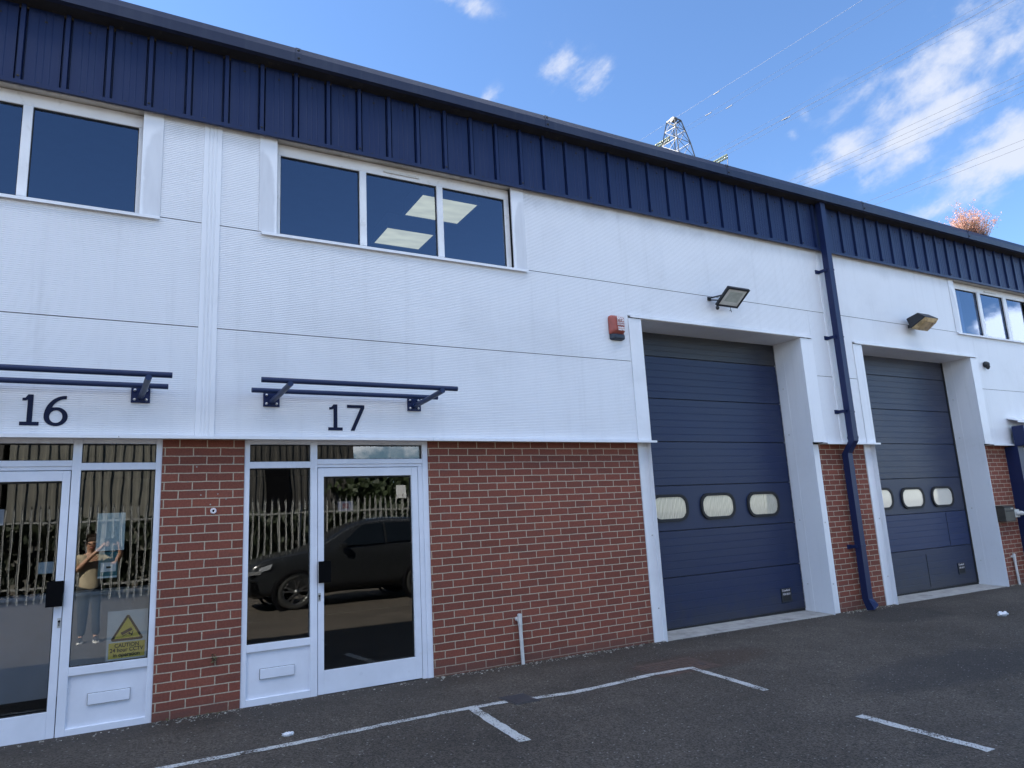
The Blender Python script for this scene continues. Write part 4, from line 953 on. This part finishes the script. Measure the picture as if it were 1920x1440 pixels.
# ------------------------------------------------------------------ pylon and cables
PC = Vector((66.7, 60.5, 0)); UA = Vector((-0.1144, 0.9934, 0)); UC = Vector((0.9934, 0.1144, 0))
py = thing('electricity_pylon', 'grey lattice electricity pylon rising behind the roof', 'pylon', (PC.x, PC.y, gz(60, 60)))
def PP(s, a, z): return PC + UC * s + UA * a + Vector((0, 0, z))
def hw(z):
    if z > 52: return .62 + (56 - z) * .19
    return 1.38 + (52 - z) * .13
mb = MB(); levels = [55.6, 54.0, 52.0, 49.6, 47.5, 44, 40, 35, 29, 22, 14, 6, -.4]
cor = [(-1, -1), (1, -1), (1, 1), (-1, 1)]
for i in range(len(levels) - 1):
    za, zb = levels[i], levels[i + 1]
    for k in range(4):
        c, d = cor[k], cor[(k + 1) % 4]; ha, hb = hw(za), hw(zb)
        mb.bar(PP(c[0] * ha, c[1] * ha, za), PP(c[0] * hb, c[1] * hb, zb), .14)
        mb.bar(PP(c[0] * ha, c[1] * ha, za), PP(d[0] * hb, d[1] * hb, zb), .05); mb.bar(PP(d[0] * ha, d[1] * ha, za), PP(c[0] * hb, c[1] * hb, zb), .05)
        mb.bar(PP(c[0] * hb, c[1] * hb, zb), PP(d[0] * hb, d[1] * hb, zb), .06)
for k in range(4):
    c, d = cor[k], cor[(k + 1) % 4]; h = hw(55.6); mb.bar(PP(c[0] * h, c[1] * h, 55.6), PP(d[0] * h, d[1] * h, 55.6), .14)
mb.box(PC.x - .35, PC.x + .35, PC.y - .35, PC.y + .35, 55.6, 56.1)
mb.build('lattice_tower', M['pylon'], py)
for zr, tip, zt in ((49.0, 11.6, 49.6), (42, 13.0, 42.6), (34, 11.0, 34.6)):
    for s in (-1, 1):
        tl = tip if s > 0 else tip * .35
        mb = MB(); w = hw(zr); T = PP(s * tl, 0, zr)
        for a in (-1, 1):
            mb.bar(PP(s * w, a * w, zr - 1.6), T, .14); mb.bar(PP(s * w * .9, a * w * .9, zr + .1), T, .12)
            for t in (.2, .4, .6, .8):
                p, q = PP(s * w, a * w, zr - 1.6).lerp(T, t), PP(s * w * .9, a * w * .9, zr + .1).lerp(T, t); mb.bar(p, q, .06)
                mb.bar(q, PP(s * w, a * w, zr - 1.6).lerp(T, min(1, t + .2)), .06)
                mb.bar(p, PP(s * w, -a * w, zr - 1.6).lerp(T, t), .05)
        mb.build('crossarm', M['pylon'], py)
def insulator(s0, a0, z0, s1, a1, z1):
    A, B = PP(s0, a0, z0), PP(s1, a1, z1)
    for off in (-.22, .22):
        mb = MB(); n = 13; pts = []; rs = []
        for k in range(n):
            for r in (.07, .19, .19, .07): pts.append(0); rs.append(r)
        m = len(rs); P = [A.lerp(B, i / (m - 1)) + Vector((0, 0, off)) for i in range(m)]
        mb.tube(P, rs, 8); mb.build('insulator', M['insul'], py)
insulator(-.98, .2, 52.8, -.98, 4.6, 52.75); insulator(11.62, 0, 53.5, 11.62, 3.8, 53.45)
mb = MB(); mb.tube([PP(11.62, 0, 53.5), PP(11.6, .2, 51), PP(11.6, 0, 49.0)], .05, 5); mb.tube([PP(11.62, 1.6, 53.4), PP(11.6, .8, 51), PP(11.6, 0, 49.0)], .05, 5); mb.build('jumper_link', M['pylon'], py)
def cable(label, s, z, ends=(-170, 230), sag=3.0, r=.021, damp=None, mat=None):
    c = thing('power_cable', label, 'power cable', tuple(PP(s, 0, z)), 'overhead power cables')
    mb = MB(); pts = []
    for k in range(25):
        a = ends[0] + (ends[1] - ends[0]) * k / 24; pts.append(PP(s, a, z))
    mb.tube(pts, r, 5); cd = mb.build('conductor', mat or M['cable'], c)
    if damp is not None:
        mb = MB(); mb.tube([PP(s, damp, z - .12), PP(s, damp - 1.0, z - .12)], .055, 6); mb.build('damper', M['pylon'], c)
cable('single earth wire from the top of the pylon, highest of the overhead cables', .0, 55.95, (-170, 200), r=.015, damp=-7, mat=pbr('pale_earth_wire', (.13, .135, .15), .6, .2, var=.1))
for i, (ds, dzv) in enumerate(((0, 0), (.55, -.35))): cable('thin cable of the pair next below the earth wire, %s one' % ('upper', 'lower')[i], 1.9 + ds, 55.05 + dzv, r=.012, damp=-4 - 3 * i)
for i, (ds, dzv) in enumerate(((0, 0), (.6, -.35), (1.3, .0), (1.9, -.35))): cable('cable of the four wire bundle crossing the upper cloud, %s of the four' % ('topmost', 'second', 'third', 'lowest')[i], 11.6 + ds, 55.25 + dzv, r=.014, damp=(-9 if i in (1, 2) else None))
for i, (ds, dzv) in enumerate(((0, 0), (.9, -.45), (2.2, -.55), (3.0, -1.0))): cable('cable of the four wire bundle crossing the middle cloud, %s of the four' % ('topmost', 'second', 'third', 'lowest')[i], 29.0 + ds, 54.2 + dzv, r=.021)
for i, (ds, dzv) in enumerate(((0, 0), (1.1, -.7))): cable('cable of the lowest pair running towards the gutter shrub, %s one' % ('upper', 'lower')[i], 54.5 + ds, 56.5 + dzv, r=.026)

# ------------------------------------------------------------------ across the yard: seen mirrored in the glass
YF_ = -16.7; gf = gz(3, YF_)
fe = thing('palisade_fence', 'galvanised steel palisade fence across the yard, seen reflected in the door glass', 'fence', (3, YF_, gf))
def pale_mesh(mb, x):
    prof = [(x - .027, YF_), (x - .020, YF_ + .018), (x - .006, YF_ + .003), (x + .006, YF_ + .003), (x + .020, YF_ + .018), (x + .027, YF_)]
    top = gf + 2.62; mb.vstrip(prof, gf + .05, top)
    n = len(prof); mb.add([(a, c, top) for a, c in prof] + [(x, YF_ + .09, top + .10)], [(i, i + 1, n) for i in range(n - 1)])
for k in range(100):
    mb = MB(); pale_mesh(mb, -7.0 + k * .2); mb.build('pale', M['fence'], fe, recalc=False)
mb = MB()
for k in range(150): pale_mesh(mb, -7.2 - k * .2)
for k in range(170): pale_mesh(mb, 13.0 + k * .2)
o = mb.build('pales', M['fence'], fe, recalc=False); o['kind'] = 'stuff'
for z in (.45, 2.2):
    mb = MB(); mb.box(-37, 47, YF_ - .05, YF_ - .002, gf + z, gf + z + .05); mb.build('rail', M['fence'], fe)
for k in range(31):
    x = -36 + k * 2.75; mb = MB(); mb.box(x - .05, x + .05, YF_ - .12, YF_ - .051, gf - .1, gf + 2.5); mb.build('post', M['fence'], fe)
M['hedgeleaf'] = leaf_mat('dark_hedge_leaf', (.018, .026, .016), (.035, .045, .022), .2)
hg = thing('hedge', 'dark overgrown hedge behind the palisade fence', 'hedge', (1.5, -17.9, gf)); rnd = random.Random(77); lf = MB()
for k in range(7000):
    c = Vector((rnd.uniform(-9, 12), -17.9 + rnd.gauss(0, .35), gf + 2.25 * rnd.random() ** .8 + .12 * math.sin(k))); a = Vector((rnd.uniform(-1, 1), rnd.uniform(-1, 1), rnd.uniform(-1, 1))).normalized() * rnd.uniform(.09, .2); e = a.orthogonal() * .6
    lf.add([c - a, c + e, c + a, c - e], [(0, 1, 2, 3)])
lf.build('foliage', M['hedgeleaf'], hg, recalc=False)
fs = thing('fence_sign', 'plain white board fixed to the palisade fence', 'sign', (8.75, YF_ + .03, 2.4)); mb = MB(); mb.box(8.6, 8.92, YF_ + .025, YF_ + .03, 2.40, 2.84); mb.build('board', M['paper'], fs)
def shed(name, label, x0, x1, y0, y1, h, mat, tall):
    r = thing(name, label, 'warehouse', ((x0 + x1) / 2, (y0 + y1) / 2, gz(0, -20)))
    mb = MB(); prof = []; x = x0
    while x < x1 - .3:
        prof += [(x, y1), (x + .16, y1), (x + .19, y1 + .05), (x + .27, y1 + .05), (x + .30, y1)]; x += .30
    prof.append((x1, y1)); mb.vstrip(prof, -.3, h); mb.build('corrugated_wall', mat, r, recalc=False)
    mb = MB(); mb.box(x0, x1, y0, y1 - .05, -.3, h - .02); mb.build('body', mat, r)
    mb = MB(); mb.prism([(y0 - .3, h), ((y0 + y1) / 2, h + 1.2), (y1 + .3, h), (y1 + .3, h + .12), ((y0 + y1) / 2, h + 1.35), (y0 - .3, h + .12)], x0 - .2, x1 + .2, 'x'); mb.build('roof', M['roof'], r)
    return r
M['shedgrey'] = pbr('grey_corrugated_sheet', (.15, .145, .125), .6, var=.15, scale=2)
M['shedbrown'] = pbr('dark_corrugated_sheet', (.050, .047, .043), .6, var=.15, scale=2)
s1 = shed('warehouse', 'pale grey corrugated warehouse behind the palisade fence', -3.4, 1.6, -40, -24, 7.0, M['shedgrey'], 1)
s2_ = shed('warehouse', 'dark brown corrugated warehouse behind the palisade fence', 1.9, 9.4, -42, -24.5, 7.5, M['shedbrown'], 1)
mb = MB(); mb.box(5.6, 6.5, -24.44, -24.38, .0, 4.2); mb.build('window', M['black'], s2_)
s3 = shed('warehouse', 'dark warehouse left of the pale one, behind the palisade fence', -22, -3.7, -42, -25, 6.5, M['shedbrown'], 1)
def tree(x, y, h, r, seed, label):
    rnd = random.Random(seed); g = gz(x, y); t = thing('tree', label, 'tree', (x, y, g), 'trees beyond the fence')
    mb = MB(); mb.tube([(x, y, g - .1), (x + .1, y, g + h * .3), (x, y + .1, g + h * .6)], [.28, .2, .09], 9)
    cl = []
    for k in range(16):
        a = rnd.uniform(0, 6.28); e = rnd.uniform(.3, .92); q = Vector((x + math.cos(a) * r * rnd.uniform(.3, 1), y + math.sin(a) * r * rnd.uniform(.3, 1), g + h * e)); cl.append(q)
        mb.tube([(x, y, g + h * rnd.uniform(.2, .5)), q], [.07, .02], 5)
    mb.build('trunk', M['bark'], t); lf = MB()
    for k in range(3600):
        q = rnd.choice(cl); c = q + Vector((rnd.gauss(0, r * .26), rnd.gauss(0, r * .26), rnd.gauss(0, h * .085))); a = Vector((rnd.uniform(-1, 1), rnd.uniform(-1, 1), rnd.uniform(-1, 1))).normalized() * rnd.uniform(.12, .22); e = a.orthogonal() * .6
        lf.add([c - a, c + e, c + a, c - e], [(0, 1, 2, 3)])
    lf.build('crown', M['leafgreen'], t, recalc=False)
tree(12.0, -27, 4.6, 2.6, 1, 'bushy green tree right of the dark warehouse, beyond the fence')
tree(17.5, -28, 4.8, 3.0, 2, 'wider green tree farther right of the warehouse, beyond the fence')
tree(9.9, -22.6, 3.6, 1.6, 3, 'low tree just behind the fence by the warehouse corner')
tree(25, -30, 5.2, 3.6, 4, 'far right green tree beyond the fence')
ct = thing('shipping_container', 'blue shipping container behind the palisade fence', 'container', (14, -22, gz(10, -20)))
mb = MB(); prof = []
for k in range(30): x = 12.2 + k * .2; prof += [(x, -21.0), (x + .08, -21.0), (x + .1, -21.04), (x + .18, -21.04)]
prof.append((18.2, -21.0)); mb.vstrip(prof, -.15, 2.4); mb.box(12.2, 18.2, -23.4, -21.05, -.2, 2.45)
mb.build('body', pbr('container_blue', (.05, .22, .36), .5, var=.15), ct, recalc=False)
mb = MB(); mb.box(12.15, 12.19, -23.4, -21.0, -.2, 2.45); mb.build('door', M['shedgrey'], ct)

# ------------------------------------------------------------------ parked car behind the photographer
CX, CY = 2.46, -9.95; cg = gz(4, -9)
car = thing('parked_car', 'dark grey sport utility car parked across the yard, seen reflected in door 17', 'car', (CX + 2.4, CY, cg))
M['carpaint'] = pbr('dark_grey_car_paint', (.022, .024, .027), .22, .3, var=.05); M['carpaint'].node_tree.nodes
M['carglass'] = pbr('dark_car_glass', (.006, .008, .010), .05, var=.05)
M['tyre'] = pbr('tyre_rubber', (.016, .016, .016), .85, var=.1); M['alloy'] = pbr('dark_alloy', (.24, .24, .25), .3, .9, var=.05); M['chrome'] = pbr('headlamp_glass', (.5, .52, .55), .08, .6, var=.05)
mb = MB()
# stations: x, sill z, belt z, roof z, half width at belt, half width at roof
ST = [(0.0, .50, .72, .74, .70, .60), (.06, .30, .92, .96, .84, .74), (.30, .24, 1.03, 1.08, .95, .82), (.9, .24, 1.11, 1.17, 1.0, .84), (1.35, .24, 1.17, 1.24, 1.0, .84), (1.62, .24, 1.20, 1.33, 1.0, .82), (2.1, .24, 1.22, 1.63, 1.0, .74), (2.55, .24, 1.24, 1.84, 1.0, .70), (3.2, .24, 1.26, 1.89, 1.0, .70), (4.0, .24, 1.28, 1.86, 1.0, .69), (4.5, .26, 1.30, 1.78, .99, .68), (4.80, .32, 1.28, 1.50, .95, .70), (4.93, .42, 1.10, 1.20, .88, .70), (4.97, .55, .95, 1.0, .80, .66)]
ring = []
for (x, zs_, zb_, zr, wb, wr) in ST:
    half = [(.0, zs_), (wb * .93, zs_), (wb, zs_ + (zb_ - zs_) * .35), (wb, zs_ + (zb_ - zs_) * .75), (wb * .97, zb_), (wr + (wb - wr) * .15, zb_ + (zr - zb_) * .85), (wr * .8, zr), (.0, zr + .015)]
    ring.append([(CX + x, CY + w, cg + z) for w, z in half] + [(CX + x, CY - w, cg + z) for w, z in reversed(half[1:-1])])
nr = len(ring[0]); vs = [v for r in ring for v in r]; fsx = []
for i in range(len(ring) - 1):
    for k in range(nr): fsx.append((i * nr + k, i * nr + (k + 1) % nr, (i + 1) * nr + (k + 1) % nr, (i + 1) * nr + k))
fsx += [tuple(range(nr)), tuple(reversed(range((len(ring) - 1) * nr, len(ring) * nr)))]
mb.add(vs, fsx, True); body = mb.build('body', M['carpaint'], car); md = body.modifiers.new('sub', 'SUBSURF'); md.levels = 2; md.render_levels = 2
for s in (1, -1):
    mb = MB(); yb, yr = CY + s * .975, CY + s * .80
    for poly in (((1.95, 1.28), (2.55, 1.72), (3.02, 1.75), (3.02, 1.29)), ((3.09, 1.29), (3.09, 1.75), (3.75, 1.74), (3.95, 1.31)), ((4.02, 1.32), (3.86, 1.73), (4.2, 1.70), (4.48, 1.38))):
        vs = []
        for x, z in poly: t = (z - 1.25) / .6; vs.append((CX + x, CY + s * (1.005 - .27 * t), cg + z))
        mb.add(vs, [(0, 1, 2, 3)])
    mb.build('side_window', M['carglass'], car, recalc=False)
    mb = MB(); mb.add([(CX + .02, CY + s * .80, cg + .84), (CX + .55, CY + s * 1.0, cg + 1.0), (CX + .50, CY + s * 1.0, cg + .90), (CX + .04, CY + s * .82, cg + .76)], [(0, 1, 2, 3)]); mb.box(CX + .06, CX + .34, CY + s * .86 - .06, CY + s * .86 + .08, cg + .80, cg + .87); mb.build('headlight', M['chrome'], car)
    mb = MB(); mb.box(CX + 1.95, CX + 2.10, min(CY + s * 1.02, CY + s * 1.18), max(CY + s * 1.02, CY + s * 1.18), cg + 1.22, cg + 1.36); mb.build('wing_mirror', M['carpaint'], car, bevel=.03)
    for xw in (1.02, 3.90):
        c = (CX + xw, CY + s * .87, cg + .37)
        mb = MB(); mb.lathe([(.25, -.12), (.34, -.125), (.37, -.09), (.37, .09), (.34, .125), (.25, .12)], c, 'y', 36, True); wh = mb.build('wheel', M['tyre'], car)
        mb = MB(); mb.lathe([(.24, s * .10), (.265, s * .125), (.265, s * .105), (.22, s * .04)], c, 'y', 36)
        for k in range(5):
            for dd in (-.12, .12):
                a = rad(90 + 72 * k) + dd; P0 = Vector((c[0] + .05 * math.cos(a), c[1] + s * .10, c[2] + .05 * math.sin(a))); a2 = a + dd * .6; P1 = Vector((c[0] + .25 * math.cos(a2), c[1] + s * .105, c[2] + .25 * math.sin(a2))); mb.bar(P0, P1, .03)
        mb.lathe([(.001, s * .125), (.055, s * .12), (.06, s * .06)], c, 'y', 16); mb.build('rim', M['alloy'], wh)
        mb = MB(); mb.lathe([(.40, s * .135), (.47, s * .138), (.47, s * .06)], c, 'y', 36); mb.build('wheel_arch', M['black'], car)
mb = MB()
for k in range(4): mb.box(CX + .10, CX + .26, CY + .80, CY + .935, cg + .44 + k * .07, cg + .47 + k * .07)
mb.build('bumper_vent', M['black'], car)

# ------------------------------------------------------------------ the photographer
PX, PYY = -.30, -7.02; pg = gz(PX, PYY)
pe = thing('person', 'person in beige T-shirt and dark trousers, reflected in the glass beside door 16', 'person', (PX, PYY, pg))
M['skin'] = pbr('skin', (.42, .24, .16), .55, var=.08, scale=20); M['tee'] = pbr('beige_cotton', (.40, .34, .24), .9, var=.1, scale=14); M['trous'] = pbr('dark_trousers', (.022, .026, .030), .9, var=.15, scale=12)
M['hair'] = pbr('dark_brown_hair', (.035, .022, .015), .7, var=.2, scale=50); M['shoe'] = pbr('dark_shoe', (.02, .02, .024), .7, var=.1); M['sole'] = pbr('white_sole', (.7, .7, .68), .6, var=.05)
def skin_obj(name, verts, edges, mat, parent, root=0, sub=2):
    off = rootloc(parent); me = bpy.data.meshes.new(name); me.from_pydata([tuple(Vector(v[:3]) - off) for v in verts], edges, []); me.materials.append(mat)
    o = bpy.data.objects.new(name, me); COL.objects.link(o); o.parent = parent
    o.modifiers.new('skin', 'SKIN'); me.skin_vertices.new() if not me.skin_vertices else None
    for i, v in enumerate(verts):
        r = v[3] if isinstance(v[3], tuple) else (v[3], v[3]); me.skin_vertices[0].data[i].radius = r; me.skin_vertices[0].data[i].use_root = (i == root)
    s = o.modifiers.new('sub', 'SUBSURF'); s.levels = sub; s.render_levels = sub
    for p in me.polygons: p.use_smooth = True
    o.modifiers['skin'].use_smooth_shade = True
    return o
H0 = pg
def P(x, y, z, r): return (PX + x, PYY + y, H0 + z, r)
bv = [P(0, 0, .92, (.15, .11)), P(0, 0, 1.05, (.135, .10)), P(0, .0, 1.22, (.16, .11)), P(0, .0, 1.36, (.13, .085)), P(0, .015, 1.45, .052), P(.01, .03, 1.51, .058), P(.012, .045, 1.58, (.078, .092)), P(.01, .03, 1.635, (.065, .08)),
      P(-.17, .0, 1.355, .055), P(-.22, .08, 1.14, .043), P(-.02, .17, 1.36, .034), P(.155, .215, 1.525, .027),
      P(.17, .0, 1.355, .055), P(.36, .07, 1.26, .042), P(.42, .16, 1.42, .034), P(.405, .20, 1.535, .027),
      P(-.09, .0, .86, .09), P(-.10, .02, .48, .058), P(-.105, -.02, .09, .042), P(.09, .0, .86, .09), P(.11, .02, .48, .058), P(.12, -.02, .09, .042), P(-.11, .14, .035, .032), P(.13, .14, .035, .032)]
be = [(0, 1), (1, 2), (2, 3), (3, 4), (4, 5), (5, 6), (6, 7), (3, 8), (8, 9), (9, 10), (10, 11), (3, 12), (12, 13), (13, 14), (14, 15), (0, 16), (16, 17), (17, 18), (0, 19), (19, 20), (20, 21), (18, 22), (21, 23)]
def fingers(ix, base, dirx):
    n0 = len(bv); k = dirx
    bv.append(P(base[0] + .03 * k, base[1] + .012, base[2] + .045, .026)); be.append((ix, n0))
    for j, (o_, L) in enumerate(((.028, .06), (.010, .07), (-.010, .066), (-.028, .052))):
        a = len(bv); bv.append(P(base[0] + .045 * k, base[1] + .015, base[2] + .05 + o_, .0095)); bv.append(P(base[0] + (.045 + L * .55) * k, base[1] + .032, base[2] + .05 + o_, .009)); bv.append(P(base[0] + (.045 + L * .9) * k, base[1] + .022, base[2] + .05 + o_, .008))
        be.extend([(n0, a), (a, a + 1), (a + 1, a + 2)])
    a = len(bv); bv.append(P(base[0] + .01 * k, base[1] + .02, base[2] + .02, .011)); bv.append(P(base[0] + .05 * k, base[1] - .005, base[2] + .005, .010)); be.extend([(ix, a), (a, a + 1)])
fingers(11, (.155, .215, 1.525), 1); fingers(15, (.405, .20, 1.535), -1)
skin_obj('body', bv, be, M['skin'], pe)
tv = [P(0, 0, .80, (.178, .130)), P(0, 0, .93, (.176, .128)), P(0, 0, 1.06, (.16, .115)), P(0, .0, 1.22, (.178, .122)), P(0, .0, 1.36, (.14, .095)), P(0, .008, 1.415, .066), P(-.17, .0, 1.355, .070), P(-.212, .055, 1.20, .062), P(.17, .0, 1.355, .070), P(.31, .05, 1.285, .062)]
skin_obj('t_shirt', tv, [(0, 1), (1, 2), (2, 3), (3, 4), (4, 5), (4, 6), (6, 7), (4, 8), (8, 9)], M['tee'], pe)
tr = [P(0, 0, 1.0, (.160, .120)), P(-.09, .0, .86, .108), P(-.10, .02, .48, .080), P(-.105, -.01, .10, .070), P(.09, .0, .86, .108), P(.11, .02, .48, .080), P(.12, -.01, .10, .070)]
skin_obj('trousers', tr, [(0, 1), (1, 2), (2, 3), (0, 4), (4, 5), (5, 6)], M['trous'], pe)
skin_obj('hair', [P(.012, .0, 1.66, (.085, .085)), P(.012, -.03, 1.60, (.082, .06)), P(.012, .06, 1.672, (.072, .035))], [(0, 1), (0, 2)], M['hair'], pe)
for s in (-1, 1):
    x = -.108 if s < 0 else .125
    skin_obj('shoe', [P(x, -.05, .06, (.045, .05)), P(x, .06, .06, (.045, .045)), P(x + s * .008, .17, .045, (.042, .03))], [(0, 1), (1, 2)], M['shoe'], pe)
    mb = MB(); mb.prism([(PX + x - .045, PYY - .09), (PX + x + .045, PYY - .09), (PX + x + .05, PYY + .08), (PX + x + .045 + s * .008, PYY + .19), (PX + x + s * .008, PYY + .21), (PX + x - .045 + s * .008, PYY + .19), (PX + x - .05, PYY + .08)], H0 + .002, H0 + .03, 'z'); mb.build('sole', M['sole'], pe)
for s in (-1, 1):
    mb = MB(); c = Vector(P(.012 + s * .032, .128, 1.595, 0)[:3]); mb.lathe([(.001, .008), (.012, .004), (.013, -.006)], c, 'y', 10); mb.build('eye', M['black'], pe)
mb = MB(); mb.add([P(.012, .130, 1.60, 0)[:3], P(-.004, .122, 1.555, 0)[:3], P(.028, .122, 1.555, 0)[:3], P(.012, .152, 1.560, 0)[:3]], [(0, 1, 3), (0, 3, 2), (1, 2, 3)]); mb.build('nose', M['skin'], pe)
mb = MB(); mb.box(PX - .012, PX + .036, PYY + .112, PYY + .120, H0 + 1.528, H0 + 1.536); mb.build('mouth', M['pinkmark'], pe)
ph = thing('phone', 'black phone held up in both hands by the person, seen reflected beside door 16', 'phone', (-.02, -6.79, 1.44))
mb = MB(); mb.box(-.115, .045, -6.785, -6.777, 1.425, 1.503); mb.build('body', M['black'], ph, bevel=.003)
mb = MB(); mb.box(-.110, .040, -6.7865, -6.7853, 1.429, 1.499); mb.build('screen', M['carglass'], ph)
